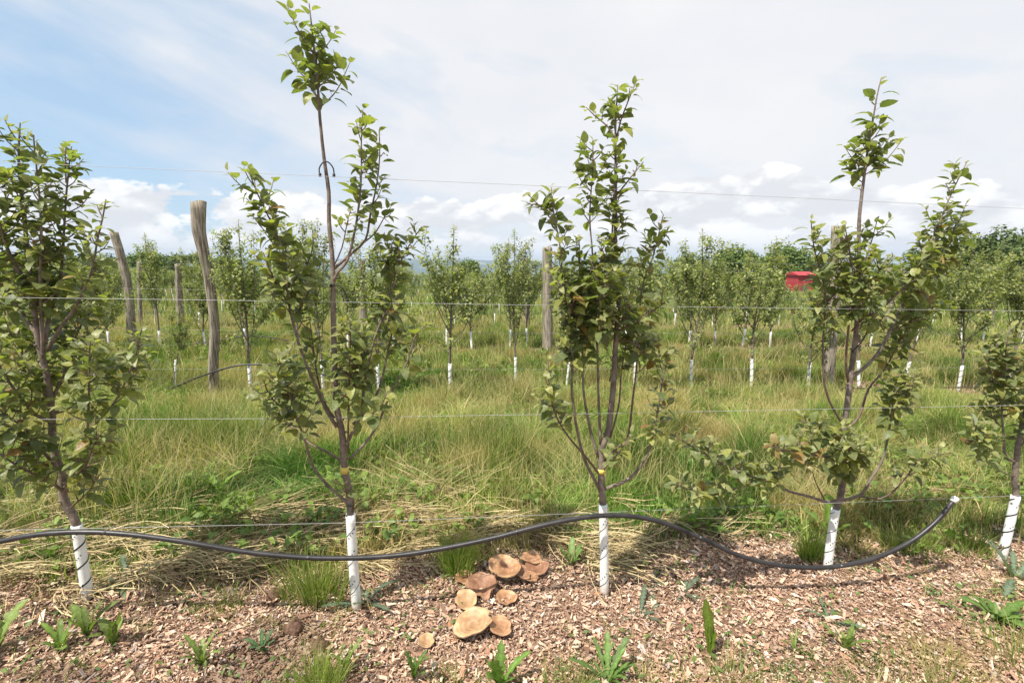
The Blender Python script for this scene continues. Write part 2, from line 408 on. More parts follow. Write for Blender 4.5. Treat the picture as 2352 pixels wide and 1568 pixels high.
def leaf_mesh(name, L, tpls, origin=None, seed=1):
    """L: list of (pos, forward, up, size, width factor, colour)"""
    r = np.random.default_rng(seed)
    pos = np.array([l[0] for l in L], float); f = np.array([l[1] for l in L], float); u = np.array([l[2] for l in L], float)
    sz = np.array([l[3] for l in L], float); wf = np.array([l[4] for l in L], float); col = np.array([l[5] for l in L], float) * (1.22 if name.startswith(('orchard', 'tree_rows')) else 1.0)
    f /= np.linalg.norm(f, axis=1, keepdims=True) + 1e-9
    sdv = np.cross(u, f); sdv /= np.linalg.norm(sdv, axis=1, keepdims=True) + 1e-9
    up = np.cross(f, sdv)
    if origin is not None: pos = pos - np.array(tuple(origin))
    which = r.integers(0, len(tpls), len(L))
    Vs, F4s, F3s, Cs, n = [], [], [], [], 0
    for k, (TV, T4, T3) in enumerate(tpls):
        ix = np.where(which == k)[0]
        if not len(ix): continue
        v = pos[ix, None, :] + sz[ix, None, None] * (TV[None, :, 0:1] * f[ix, None, :] + TV[None, :, 1:2] * wf[ix, None, None] * sdv[ix, None, :] + TV[None, :, 2:3] * up[ix, None, :])
        nv = len(TV); off = n + np.arange(len(ix)) * nv
        Vs.append(v.reshape(-1, 3)); Cs.append(np.repeat(col[ix], nv, axis=0))
        F4s.append((T4[None] + off[:, None, None]).reshape(-1, 4)); F3s.append((T3[None] + off[:, None, None]).reshape(-1, 3))
        n += nv * len(ix)
    return mesh_np(name, np.vstack(Vs), [np.vstack(F4s), np.vstack(F3s)], np.vstack(Cs))
def unit(v):
    v = np.asarray(v, float); return v / (np.linalg.norm(v) + 1e-9)
def leaf_colour(age, r, warm=0.0):
    """age 0 old dark leaf .. 1 young pale tip"""
    dark = np.array([0.105, 0.137, 0.055]); midc = np.array([0.205, 0.238, 0.088]); pale = np.array([0.34, 0.34, 0.15])
    k = r.random()
    c = dark * (1 - k) + midc * k
    if r.random() < 0.33: c = np.array([0.25, 0.265, 0.07]) * (0.8 + 0.4 * r.random())
    if r.random() < warm: c = np.array([0.24, 0.15, 0.05]) * (0.7 + 0.5 * r.random())
    c = c * (1 - age) + pale * age
    return c * (0.85 + 0.3 * r.random())
def grow_leaves(L, path, r, t0=0.0, t1=1.0, node=0.021, size=0.062, spread=1.0, warm=0.0, tip=True):
    """alternate leaves spiralling up a shoot"""
    P = np.array([tuple(p) for p in path], float)
    seg = np.linalg.norm(np.diff(P, axis=0), axis=1); cum = np.concatenate([[0], np.cumsum(seg)]); Ltot = cum[-1]
    s = t0 * Ltot + r.random() * node; ang = r.random() * 6.28
    while s < t1 * Ltot:
        p = np.array([np.interp(s, cum, P[:, k]) for k in range(3)])
        q = np.array([np.interp(min(Ltot, s + 0.01), cum, P[:, k]) for k in range(3)]); q0 = np.array([np.interp(max(0, s - 0.01), cum, P[:, k]) for k in range(3)])
        ax = unit(q - q0)
        e1 = unit(np.cross(ax, [0.3, 1, 0.1])); e2 = np.cross(ax, e1)
        rad = math.cos(ang) * e1 + math.sin(ang) * e2
        rem = (Ltot - s)
        young = max(0.0, 1 - rem / 0.07) if tip else 0.0
        sc = size * (0.72 + 0.5 * r.random()) * (1 - 0.55 * young)
        fwd = unit(rad * (1.0 - 0.35 * young) + ax * (0.35 + 0.7 * young) + np.array([0, 0, 0.15]) + (r.random(3) - 0.5) * 0.5)
        up = unit(ax * 0.5 + np.array([0, 0, 0.9]) + (r.random(3) - 0.5) * 0.9)
        L.append((p + fwd * sc * 0.3, fwd, up, sc, 0.85 + 0.4 * r.random(), leaf_colour(young * 0.9, r, warm)))
        ang += 2.4 + (r.random() - 0.5) * 0.8; s += node * (0.6 + 0.8 * r.random())
    return L

def guard_mesh(base, top, r0=0.021, sw=0.0045, turns=3.5, parent=None, dots=True, off=0.0, seed=0, band=True):
    """white spiral trunk guard: tube, dark spiral seam, punched vent holes; coordinates relative to the parent empty"""
    base = np.array(tuple(base)); top = np.array(tuple(top)); ax = top - base; Lg = np.linalg.norm(ax); a = ax / Lg
    e1 = unit(np.cross(a, [0, 1, 0])); e2 = np.cross(a, e1)
    m = MB(); n = 14; ts = np.linspace(0, 1, n)
    bow = 0.006 * math.sin(seed * 3.3)
    ctr = [base + ax * t + e1 * bow * math.sin(math.pi * t) for t in ts]
    m.tube(ctr, [r0 * (1.02 - 0.06 * t) for t in ts], 14, cap=True)
    g = obj("trunk_guard", m.mesh("trunk_guard", col=False), M_GUARD, parent)
    if band:
        s = MB(); V = []; k = 90; w = sw
        for i in range(k + 1):
            t = 0.03 + 0.94 * i / k; an = t * turns * 2 * math.pi + off
            c = base + ax * t + e1 * bow * math.sin(math.pi * t); rr = r0 * (1.02 - 0.06 * t) + 0.0012
            d = math.cos(an) * e1 + math.sin(an) * e2
            V += [c + d * rr - a * w / 2, c + d * rr + a * w / 2]
        F = [[2 * i, 2 * i + 1, 2 * i + 3, 2 * i + 2] for i in range(k)]
        s.add(V, F); obj("spiral_seam", s.mesh("spiral_seam", col=False), M_DARK, g)
    if dots:
        rr_ = random.Random(seed)
        for cl in range(3):
            tc_ = 0.18 + 0.3 * cl + rr_.random() * 0.1
            for j in range(4):
                t = tc_ + (j % 2) * 0.028 + (j // 2) * 0.05; an = -math.pi / 2 + (j - 1.5) * 0.42 + (cl - 1) * 0.35
                # e1 points sideways, -e2 side faces the camera when a is up
                c = base + ax * t + e1 * bow * math.sin(math.pi * t); rr = r0 * (1.02 - 0.06 * t) + 0.0016
                d = math.cos(an) * e1 + math.sin(an) * e2
                if (d @ np.array([0, -1, 0])) < 0: d = -d
                tt = np.cross(a, d); q = 0.0032
                s = MB(); s.add([c + d * rr + (math.cos(x) * tt + math.sin(x) * a) * q for x in np.arange(6) * math.pi / 3], [[0, 1, 2, 3], [0, 3, 4, 5]])
                obj("vent_hole", s.mesh("vent_hole", col=False), M_DARK, g)
    return g

# ------------------------------------------------------------------ the five front-row trees (limbs traced, each at its own depth)
def front_tree(idx, gbase, gtop, trunk, limbs, label, seed, trunk_leaf=None, size=0.062, extra=None, gt=0.46, node=0.0135):
    r = np.random.default_rng(seed)
    B = on_ground(*gbase); y0 = B.y - ROW_K * B.x
    root = empty("apple_tree", B); tag(root, label, "apple tree", "apple trees of the front row")
    loc = lambda p: np.array(tuple(p)) - np.array(tuple(B))
    P3 = lambda px, py, d=0.0: on_plane(px, py, y0 + d)
    L = []
    T = P3(*gtop); guard_mesh(loc(B) - np.array([0, 0, 0.01]), loc(T), parent=root, seed=idx, off=idx * 1.3, turns=4.2 if idx in (1, 5) else 3.4, sw=0.008 if idx in (1, 5) else 0.0035)
    pts, rb, rt, leafspec = trunk
    pp = [B + Vector((0, 0, 0.02)), P3(*gtop)] + [P3(x, y) for x, y in pts]
    path = spline(pp); n = len(path)
    rad = [rb * (1 - i / (n - 1)) ** 0.8 + rt for i in range(n)]
    m = MB(); m.tube([loc(p) for p in path], rad, 10, jitter=0.16)
    for k in range(10):   # knots and pruning stubs
        i = int(n * (0.15 + 0.5 * r.random())); q = loc(path[i]); a = r.random() * 6.28
        m.tube([q, q + np.array([math.cos(a) * (rad[i] + 0.006), math.sin(a) * (rad[i] + 0.006), 0.004])], [rad[i] * 0.5, rad[i] * 0.35], 6)
    trunk_mb = m
    def side_shoots(mb, path, t0, t1, dens, slen, warm, sz, nd, leaf_main=True, fill=1.0):
        if leaf_main: grow_leaves(L, path, r, t0, t1, nd * 1.35, sz, warm=warm)
        P = [np.array(tuple(p)) for p in path]; seg = [np.linalg.norm(P[i + 1] - P[i]) for i in range(len(P) - 1)]; Lt = sum(seg)
        ns = int(dens * (2.6 if idx == 1 else 2.35) * Lt * (t1 - t0))
        for j in range(ns):
            t = t0 + (t1 - t0) * 0.93 * (j + r.random()) / max(1, ns); i = min(len(P) - 2, int(t * (len(P) - 1)))
            ax = unit(P[i + 1] - P[i]); e = unit(r.standard_normal(3)); out = unit(np.cross(ax, e))
            ln = 1.25 * slen * (0.3 + 1.0 * r.random()) * (1 - 0.45 * (t - t0) / max(0.01, t1 - t0))
            d = unit(out * 1.0 + ax * 0.35 + np.array([0, 0, 0.45]))
            a, b, c = P[i], P[i] + d * ln * 0.5, P[i] + d * ln * 0.9 + np.array([0, 0, ln * 0.25])
            sp_ = spline([a, b, c], step=0.02)
            mb.tube(sp_, np.linspace(0.0026, 0.0013, len(sp_)), 5)
            grow_leaves(L, sp_, r, 0.15, 1.0, nd, sz * 0.95, warm=warm)
    for (t0, t1, dens, slen) in (leafspec or []):
        side_shoots(trunk_mb, [loc(p) for p in path], t0, t1, dens, slen, 0.0, size, node)
    obj("trunk", trunk_mb.mesh("trunk", col=False), M_BARK, root)
    for lb in limbs:
        px = lb['p']; d = lb.get('d', 0.0); k = len(px)
        fr = [(i / (k - 1)) for i in range(k)]
        # bend away from the row plane with distance from the fork
        pts3 = [P3(x, y, d * (f ** 0.8)) for (x, y), f in zip(px, fr)]
        path_l = spline([loc(p) for p in pts3]); n = len(path_l)
        r0, r1 = lb.get('r', (0.0075, 0.0022))
        m = MB(); m.tube(path_l, [r0 + (r1 - r0) * (i / (n - 1)) ** 0.85 for i in range(n)], 8, jitter=0.14)
        t0, t1 = lb.get('l', (0.4, 1.0))
        side_shoots(m, path_l, t0, t1, lb.get('n', 12), lb.get('s', 0.08), lb.get('w', 0.03), size * lb.get('z', 1.0), node * lb.get('nd', 1.0))
        obj("branch", m.mesh("branch", col=False), M_BARK if r0 > 0.006 else M_BARK2, root)
    obj("foliage", leaf_mesh("foliage", L, TPL, None, seed), M_LEAF, root)
    return root, P3, loc, B

T1 = front_tree(1, (203, 1378), (176, 1205),
    ([(155, 1165), (144, 1133), (144, 1098), (122, 1025), (119, 957), (108, 863), (86, 773), (72, 647), (66, 600), (59, 532), (51, 465), (43, 370), (46, 282)], 0.0165, 0.0022, [(0.62, 1.0, 16, 0.10)]),
    [dict(p=[(100, 830), (95, 720), (92, 640), (95, 532), (88, 424), (80, 350), (77, 310)], d=-0.10, l=(0.25, 1), n=15, s=0.09),
     dict(p=[(104, 790), (112, 731), (128, 680), (140, 627), (147, 532), (152, 451), (160, 370), (164, 336)], d=0.08, l=(0.2, 1), n=17, s=0.10),
     dict(p=[(152, 420), (150, 370), (151, 330)], d=0.02, r=(0.003, 0.0015), l=(0.1, 1), n=8, s=0.05),
     dict(p=[(108, 805), (144, 745), (173, 705), (200, 650), (215, 600), (225, 546), (236, 500), (243, 458)], d=-0.12, l=(0.35, 1), n=14, s=0.08),
     dict(p=[(148, 1120), (166, 1090), (198, 1000), (204, 900), (205, 828), (208, 775)], d=-0.22, l=(0.55, 1), n=15, s=0.10, z=1.1),
     dict(p=[(150, 1130), (175, 1060), (204, 993), (259, 929), (288, 878), (310, 821), (326, 752)], d=-0.16, l=(0.5, 1), n=15, s=0.08, z=1.05),
     dict(p=[(146, 1110), (165, 1100), (194, 1073), (216, 1020), (236, 990)], d=-0.2, l=(0.3, 1), n=16, s=0.09, r=(0.005, 0.002)),
     dict(p=[(158, 1170), (180, 1150), (202, 1130), (232, 1085)], d=-0.08, l=(0.35, 1), n=12, s=0.07, r=(0.004, 0.0018)),
     dict(p=[(120, 970), (83, 953), (54, 921), (22, 878), (0, 842), (-30, 780)], d=-0.15, l=(0.2, 1), n=20, s=0.12, z=0.95),
     dict(p=[(140, 1085), (97, 1033), (60, 985), (10, 950), (-40, 900)], d=-0.22, l=(0.25, 1), n=20, s=0.12, z=0.95),
     dict(p=[(144, 1128), (119, 1108), (70, 1085), (10, 1050), (-40, 1010)], d=-0.26, l=(0.25, 1), n=20, s=0.12, z=0.95),
     dict(p=[(86, 773), (40, 700), (0, 640), (-30, 560), (-40, 470)], d=0.1, l=(0.2, 1), n=19, s=0.12),
     dict(p=[(72, 660), (30, 600), (0, 520), (-20, 440), (-15, 380)], d=-0.1, l=(0.2, 1), n=15, s=0.10),
     dict(p=[(115, 930), (140, 870), (165, 800), (190, 740), (240, 690)], d=0.20, l=(0.15, 1), n=20, s=0.13),
     dict(p=[(118, 960), (100, 900), (60, 830), (30, 760), (10, 700)], d=0.22, l=(0.15, 1), n=20, s=0.13),
     dict(p=[(118, 950), (170, 930), (230, 860), (290, 810), (330, 790)], d=0.10, l=(0.4, 1), n=16, s=0.08)],
    "bushy apple tree at the left edge, tallest shoot cut by no other tree", 21)

T2 = front_tree(2, (820, 1400), (805, 1180),
    ([(806, 1160), (800, 1121), (790, 1058), (786, 995), (773, 932), (769, 848), (766, 743), (765, 680), (765, 638), (763, 590), (756, 512), (755, 440), (745, 370), (735, 275), (730, 200), (720, 100), (710, 8)], 0.0165, 0.0018,
     [(0.872, 0.965, 30, 0.135), (0.965, 1.0, 1, 0.04)]),
    [dict(p=[(764, 650), (778, 622), (797, 600), (815, 530), (825, 465), (830, 400), (830, 325), (833, 252)], d=-0.05, l=(0.36, 1), n=13, s=0.075, r=(0.007, 0.0018)),
     dict(p=[(766, 618), (810, 580), (840, 550), (851, 490), (865, 425), (872, 360), (871, 298)], d=0.06, l=(0.4, 1), n=11, s=0.05, r=(0.006, 0.0018)),
     dict(p=[(838, 555), (862, 535), (882, 500), (898, 475)], d=0.1, l=(0.3, 1), n=6, s=0.04, r=(0.0035, 0.0015)),
     dict(p=[(766, 612), (785, 570), (800, 500), (806, 485)], d=-0.06, l=(0.35, 1), n=10, s=0.05, r=(0.003, 0.0015)),
     dict(p=[(788, 1060), (744, 1033), (714, 1020), (685, 995), (655, 970)], d=0.22, l=(0.75, 1), n=5, s=0.05, r=(0.006, 0.003)),
     dict(p=[(804, 1160), (752, 1113), (719, 1071), (702, 1016), (677, 945), (660, 886), (647, 848), (640, 810)], d=-0.12, l=(0.55, 1), n=24, s=0.13, z=1.0),
     dict(p=[(680, 950), (640, 930), (615, 900), (605, 870)], d=-0.16, l=(0.1, 1), n=20, s=0.10, r=(0.004, 0.0018)),
     dict(p=[(774, 980), (750, 942), (727, 890), (698, 823), (679, 764), (664, 701), (658, 640), (655, 590), (632, 530), (603, 470), (583, 425), (573, 394)], d=-0.10, l=(0.42, 1), n=19, s=0.11),
     dict(p=[(665, 700), (640, 660), (620, 620), (605, 580)], d=-0.15, l=(0.1, 1), n=16, s=0.09, r=(0.004, 0.0018)),
     dict(p=[(672, 730), (700, 690), (715, 640), (700, 590), (690, 555)], d=0.08, l=(0.15, 1), n=17, s=0.10, r=(0.004, 0.0018)),
     dict(p=[(768, 960), (748, 930), (730, 870), (720, 800), (712, 740)], d=0.05, l=(0.45, 1), n=16, s=0.09, r=(0.006, 0.002)),
     dict(p=[(803, 1054), (836, 1020), (866, 978), (887, 928), (912, 877), (937, 827), (954, 772), (984, 738)], d=-0.05, l=(0.66, 1), n=15, s=0.075, r=(0.0065, 0.002)),
     dict(p=[(798, 1015), (826, 957), (838, 882), (848, 827), (862, 772), (882, 722), (895, 680), (908, 630), (897, 575), (908, 545)], d=0.04, l=(0.55, 1), n=22, s=0.11, z=1.05),
     dict(p=[(908, 630), (925, 590), (945, 555), (968, 522)], d=0.02, l=(0.1, 1), n=16, s=0.07, r=(0.004, 0.0018), z=1.05),
     dict(p=[(811, 975), (850, 930), (872, 890), (887, 827), (900, 764), (905, 722), (925, 680)], d=0.14, l=(0.5, 1), n=18, s=0.10),
     dict(p=[(800, 1040), (800, 932), (803, 848), (805, 770), (803, 735)], d=-0.12, l=(0.35, 1), n=22, s=0.09, r=(0.005, 0.002)),
     dict(p=[(771, 930), (794, 905), (822, 870), (835, 810), (830, 760)], d=-0.08, l=(0.3, 1), n=16, s=0.08, r=(0.0055, 0.002)),
     dict(p=[(806, 1150), (790, 1125), (776, 1100)], d=-0.06, l=(0.3, 1), n=10, s=0.03, r=(0.0025, 0.0015), z=0.7),
     dict(p=[(790, 960), (835, 955), (870, 940), (890, 900)], d=-0.15, l=(0.2, 1), n=6, s=0.05, r=(0.003, 0.0015))],
    "tallest apple tree, left of centre, with a long bare leader topped by a leafy tuft", 22)

T3 = front_tree(3, (1388, 1365), (1385, 1157),
    ([(1382, 1129), (1381, 1089), (1383, 1030), (1394, 1000), (1401, 963), (1408, 895), (1412, 828), (1417, 747), (1421, 693), (1419, 648), (1414, 580), (1414, 490), (1414, 423), (1414, 350), (1414, 280), (1419, 195)], 0.0165, 0.0022, [(0.64, 1.0, 17, 0.075)]),
    [dict(p=[(1420, 700), (1408, 650), (1405, 580), (1408, 500), (1412, 420)], d=-0.03, l=(0.5, 1), n=8, s=0.05, r=(0.006, 0.003)),
     dict(p=[(1414, 330), (1425, 280), (1442, 235), (1461, 188)], d=-0.03, l=(0.2, 1), n=9, s=0.05, r=(0.004, 0.0016)),
     dict(p=[(1413, 320), (1395, 290), (1368, 268), (1346, 246)], d=0.03, l=(0.3, 1), n=7, s=0.04, r=(0.004, 0.0016)),
     dict(p=[(1415, 450), (1435, 425), (1455, 400), (1478, 372)], d=-0.06, l=(0.3, 1), n=9, s=0.05, r=(0.004, 0.0016)),
     dict(p=[(1380, 1092), (1338, 1040), (1306, 1003), (1279, 958), (1266, 918), (1258, 850)], d=-0.16, l=(0.5, 1), n=20, s=0.075, r=(0.006, 0.002)),
     dict(p=[(1378, 1125), (1345, 1060), (1329, 1003), (1320, 954), (1313, 891), (1315, 828), (1312, 774), (1300, 690), (1292, 640), (1288, 580), (1280, 531), (1270, 477), (1266, 430)], d=-0.08, l=(0.45, 1), n=18, s=0.085),
     dict(p=[(1278, 520), (1255, 490), (1234, 468), (1213, 447)], d=-0.10, l=(0.2, 1), n=8, s=0.05, r=(0.003, 0.0015)),
     dict(p=[(1374, 1048), (1362, 1010), (1351, 963), (1340, 895), (1338, 796), (1330, 720), (1325, 660)], d=0.05, l=(0.58, 1), n=22, s=0.13),
     dict(p=[(1380, 1020), (1376, 940), (1374, 873), (1372, 796), (1368, 700), (1362, 620), (1360, 571), (1355, 513), (1356, 459), (1361, 400), (1362, 325)], d=0.02, l=(0.36, 0.66), n=20, s=0.14, r=(0.0065, 0.0022)),
     dict(p=[(1355, 530), (1355, 490), (1358, 440), (1361, 390), (1362, 325)], d=0.02, l=(0.15, 1), n=20, s=0.085, r=(0.0026, 0.0016)),
     dict(p=[(1340, 780), (1320, 720), (1300, 680), (1285, 650)], d=-0.2, l=(0.1, 1), n=24, s=0.12, r=(0.004, 0.002), z=0.95),
     dict(p=[(1372, 790), (1375, 720), (1385, 660), (1400, 620)], d=-0.2, l=(0.1, 1), n=24, s=0.12, r=(0.004, 0.002), z=0.95),
     dict(p=[(1335, 700), (1330, 640), (1332, 590), (1330, 545)], d=0.05, l=(0.1, 1), n=16, s=0.09, r=(0.003, 0.0016)),
     dict(p=[(1365, 680), (1378, 620), (1380, 580), (1382, 548)], d=-0.05, l=(0.1, 1), n=12, s=0.06, r=(0.003, 0.0016)),
     dict(p=[(1400, 1012), (1421, 931), (1428, 850), (1440, 780), (1450, 700)], d=0.12, l=(0.5, 1), n=19, s=0.11, r=(0.005, 0.002)),
     dict(p=[(1386, 1060), (1435, 1010), (1446, 985), (1453, 918), (1459, 873), (1465, 800), (1470, 700), (1480, 640), (1500, 590), (1511, 544), (1524, 492)], d=0.16, l=(0.42, 1), n=15, s=0.09, w=0.14, r=(0.006, 0.002)),
     dict(p=[(1388, 1123), (1446, 1098), (1482, 1053), (1500, 994), (1513, 931), (1522, 873), (1538, 810)], d=-0.12, l=(0.45, 1), n=13, s=0.08, w=0.10, r=(0.0085, 0.0025)),
     dict(p=[(1384, 1085), (1400, 1060), (1420, 1040), (1440, 1010)], d=-0.12, l=(0.35, 1), n=20, s=0.07, w=0.15, r=(0.004, 0.002)),
     dict(p=[(1418, 760), (1450, 745), (1490, 720), (1535, 690)], d=-0.12, l=(0.2, 1), n=15, s=0.09, w=0.2, r=(0.0045, 0.002)),
     dict(p=[(1440, 780), (1470, 800), (1500, 820), (1545, 800)], d=0.0, l=(0.1, 1), n=13, s=0.09, w=0.12, r=(0.004, 0.002))],
    "apple tree right of centre behind the pipe's highest point, its slender limbs bare below", 23)

T4 = front_tree(4, (1900, 1315), (1920, 1168),
    ([(1929, 1150), (1935, 1100), (1937, 1010), (1941, 965), (1950, 898), (1955, 852), (1964, 785), (1971, 695), (1973, 605), (1973, 515), (1978, 460), (1983, 420), (1990, 365), (2000, 305), (2014, 223), (2024, 180)], 0.0165, 0.0018, [(0.82, 1.0, 6, 0.04), (0.83, 0.93, 26, 0.135)]),
    [dict(p=[(1932, 1148), (1901, 1152), (1860, 1140), (1811, 1127), (1766, 1105), (1730, 1095), (1676, 1073), (1617, 1041), (1572, 1015), (1541, 995)], d=-0.18, l=(0.42, 1), n=15, s=0.085, w=0.04, r=(0.009, 0.002)),
     dict(p=[(1730, 1096), (1698, 1118), (1640, 1136), (1590, 1125), (1550, 1110)], d=-0.22, l=(0.35, 1), n=14, s=0.07, r=(0.004, 0.0018)),
     dict(p=[(1937, 1055), (1890, 1048), (1856, 1044), (1810, 1035), (1770, 1025)], d=-0.20, l=(0.4, 1), n=24, s=0.08, w=0.4, r=(0.005, 0.002)),
     dict(p=[(1895, 1150), (1875, 1110), (1865, 1077), (1862, 1040)], d=0.05, l=(0.9, 1), n=2, s=0.04, r=(0.004, 0.002)),
     dict(p=[(1938, 1020), (1910, 1000), (1870, 985), (1840, 965)], d=-0.10, l=(0.2, 1), n=19, s=0.08, w=0.1, r=(0.004, 0.002)),
     dict(p=[(1934, 1080), (1945, 1050), (1955, 1020)], d=-0.18, l=(0.05, 1), n=40, s=0.11, r=(0.004, 0.002), z=1.05),
     dict(p=[(1935, 1148), (1977, 1136), (2000, 1100), (2027, 1055), (2042, 990), (2049, 942), (2056, 885), (2075, 840)], d=-0.08, l=(0.55, 1), n=17, s=0.10, w=0.08, r=(0.008, 0.0022)),
     dict(p=[(1972, 1138), (2022, 1145), (2058, 1122), (2085, 1091), (2112, 1055), (2160, 1030)], d=-0.18, l=(0.45, 1), n=14, s=0.08, w=0.05, r=(0.005, 0.002)),
     dict(p=[(1936, 975), (1905, 920), (1892, 866), (1890, 785), (1896, 695), (1890, 640), (1875, 590), (1866, 545), (1863, 505)], d=-0.08, l=(0.5, 1), n=18, s=0.10, r=(0.006, 0.002)),
     dict(p=[(1948, 875), (1943, 830), (1948, 762), (1955, 695), (1959, 627), (1950, 570), (1940, 515)], d=-0.10, l=(0.4, 1), n=20, s=0.12, w=0.05, r=(0.006, 0.002)),
     dict(p=[(1960, 640), (1985, 600), (2000, 560), (2015, 505)], d=0.05, l=(0.1, 1), n=15, s=0.085, r=(0.004, 0.0018)),
     dict(p=[(1955, 866), (1991, 839), (2022, 803), (2045, 758), (2072, 704), (2094, 668), (2108, 618), (2130, 569), (2153, 524), (2178, 461), (2203, 408), (2220, 374)], d=0.02, l=(0.38, 1), n=17, s=0.09, r=(0.009, 0.002)),
     dict(p=[(1971, 735), (2027, 704), (2067, 668), (2099, 632), (2120, 600), (2150, 560)], d=-0.08, l=(0.4, 1), n=17, s=0.11, r=(0.009, 0.003)),
     dict(p=[(2100, 680), (2125, 640), (2150, 600), (2185, 540), (2200, 500)], d=0.1, l=(0.1, 1), n=22, s=0.12, r=(0.004, 0.002), z=1.05),
     dict(p=[(2050, 760), (2090, 740), (2125, 715), (2150, 690)], d=0.08, l=(0.1, 1), n=22, s=0.12, r=(0.004, 0.002), z=1.05),
     dict(p=[(1941, 990), (1973, 956), (1995, 893), (2030, 850), (2067, 785), (2090, 740), (2100, 690)], d=0.10, l=(0.5, 1), n=18, s=0.11, w=0.05, r=(0.006, 0.002)),
     dict(p=[(1972, 700), (2000, 660), (2020, 620), (2040, 590)], d=-0.05, l=(0.1, 1), n=18, s=0.10, w=0.12, r=(0.004, 0.002)),
     dict(p=[(1896, 700), (1925, 660), (1935, 620), (1925, 580)], d=0.06, l=(0.1, 1), n=18, s=0.10, w=0.06, r=(0.004, 0.002)),
     dict(p=[(1956, 760), (1985, 730), (2010, 720), (2030, 760)], d=-0.15, l=(0.2, 1), n=16, s=0.10, r=(0.004, 0.002)),
     dict(p=[(2050, 945), (2075, 920), (2095, 880)], d=-0.15, l=(0.1, 1), n=18, s=0.08, w=0.12, r=(0.003, 0.002))],
    "wide apple tree on the right, a low limb reaching far left and one leaning right", 24)

T5 = front_tree(5, (2297, 1290), (2333, 1138),
    ([(2331, 1110), (2333, 1068), (2339, 1020), (2346, 987), (2362, 920), (2375, 840), (2385, 760), (2390, 680)], 0.015, 0.003, [(0.5, 1.0, 12, 0.10)]),
    [dict(p=[(2333, 1060), (2310, 1048), (2304, 987), (2301, 942), (2304, 897), (2308, 840), (2312, 790), (2320, 750)], d=-0.06, l=(0.45, 1), n=20, s=0.13, r=(0.007, 0.002), w=0.06),
     dict(p=[(2303, 955), (2325, 948), (2352, 937), (2390, 900)], d=-0.08, l=(0.2, 1), n=12, s=0.09, r=(0.004, 0.002)),
     dict(p=[(2328, 1095), (2295, 1080), (2270, 1064), (2245, 1010), (2235, 960)], d=-0.10, l=(0.45, 1), n=17, s=0.09, r=(0.004, 0.002)),
     dict(p=[(2304, 900), (2280, 870), (2270, 830), (2275, 790)], d=-0.06, l=(0.1, 1), n=18, s=0.10, r=(0.004, 0.002), w=0.06),
     dict(p=[(2306, 985), (2280, 960), (2255, 930)], d=0.05, l=(0.2, 1), n=18, s=0.09, r=(0.003, 0.002)),
     dict(p=[(2340, 1030), (2365, 1000), (2400, 960)], d=0.0, l=(0.2, 1), n=12, s=0.09, r=(0.004, 0.002))],
    "apple tree cut by the right edge of the picture, with sparse low branches", 25)

# rubber ties and yellow tape on the trunks
def tie(T, pts, d=-0.015, rr=0.0026):
    root, P3, loc, B = T
    m = MB(); m.tube(spline([loc(P3(x, y, d)) for x, y in pts], step=0.01), rr, 6)
    for e in (pts[0], pts[-1]):
        q = loc(P3(*e, d)); m.tube([q - np.array([0, 0, 0.006]), q + np.array([0, 0, 0.006])], 0.0055, 7)
    obj("rubber_tie", m.mesh("rubber_tie", col=False), M_RUBBER, root)
tie(T2, [(735, 402), (733, 388), (740, 375), (749, 371), (758, 376), (766, 388), (767, 403)])
tie(T2, [(760, 656), (772, 655), (785, 660), (794, 675), (798, 690)])
tie(T3, [(1408, 734), (1420, 738), (1432, 734), (1444, 722)])
tie(T4, [(1958, 806), (1975, 790), (1990, 765), (1996, 745)])
def tape(T, x, y, h=8):
    root, P3, loc, B = T
    m = MB(); a = loc(P3(x, y + h, 0)); b = loc(P3(x, y - h, 0)); m.tube([a, b], 0.0185, 12)
    obj("marker_tape", m.mesh("marker_tape", col=False), M_TAG, root)
tape(T2, 791, 1078, 7); tape(T3, 1381, 1081, 5)

# ------------------------------------------------------------------ trellis wires of the front row
def wire(pts3, label, group, r=0.0008):
    P = [np.array(tuple(p)) for p in pts3]
    d0 = unit(P[0] - P[1]); d1 = unit(P[-1] - P[-2])
    P = [P[0] + d0 * 5] + P + [P[-1] + d1 * 5]
    mid = P[len(P) // 2].copy()
    path = []
    for a, b in zip(P[:-1], P[1:]):
        k = max(1, int(np.linalg.norm(b - a) / 0.25)); path += [a + (b - a) * i / k for i in range(k)]
    path.append(P[-1])
    m = MB(); m.tube([p - mid for p in path], r, 6)
    o = obj("trellis_wire", m.mesh("trellis_wire", col=False), M_WIRE); o.location = mid
    tag(o, label, "wire", group); return o
FW = "trellis wires of the front row"
wl = 1.955
wire([on_plane(x, y, wl) for x, y in ((0, 1217), (800, 1200), (1388, 1176), (2352, 1137))], "lowest front trellis wire, just above the black pipe at the guard tops", FW)
wire([on_plane(x, y, wl) for x, y in ((0, 963), (640, 961), (1400, 949), (2352, 930))], "second front trellis wire from the ground, crossing the bare lower limbs", FW)
wire([on_plane(x, y, wl) for x, y in ((0, 683), (480, 689), (1176, 700), (2352, 714))], "third front trellis wire from the ground, just under the horizon", FW)
wire([on_plane(x, y, wl) for x, y in ((200, 381), (1176, 424), (2352, 479))], "topmost front trellis wire, seen against the sky", FW)

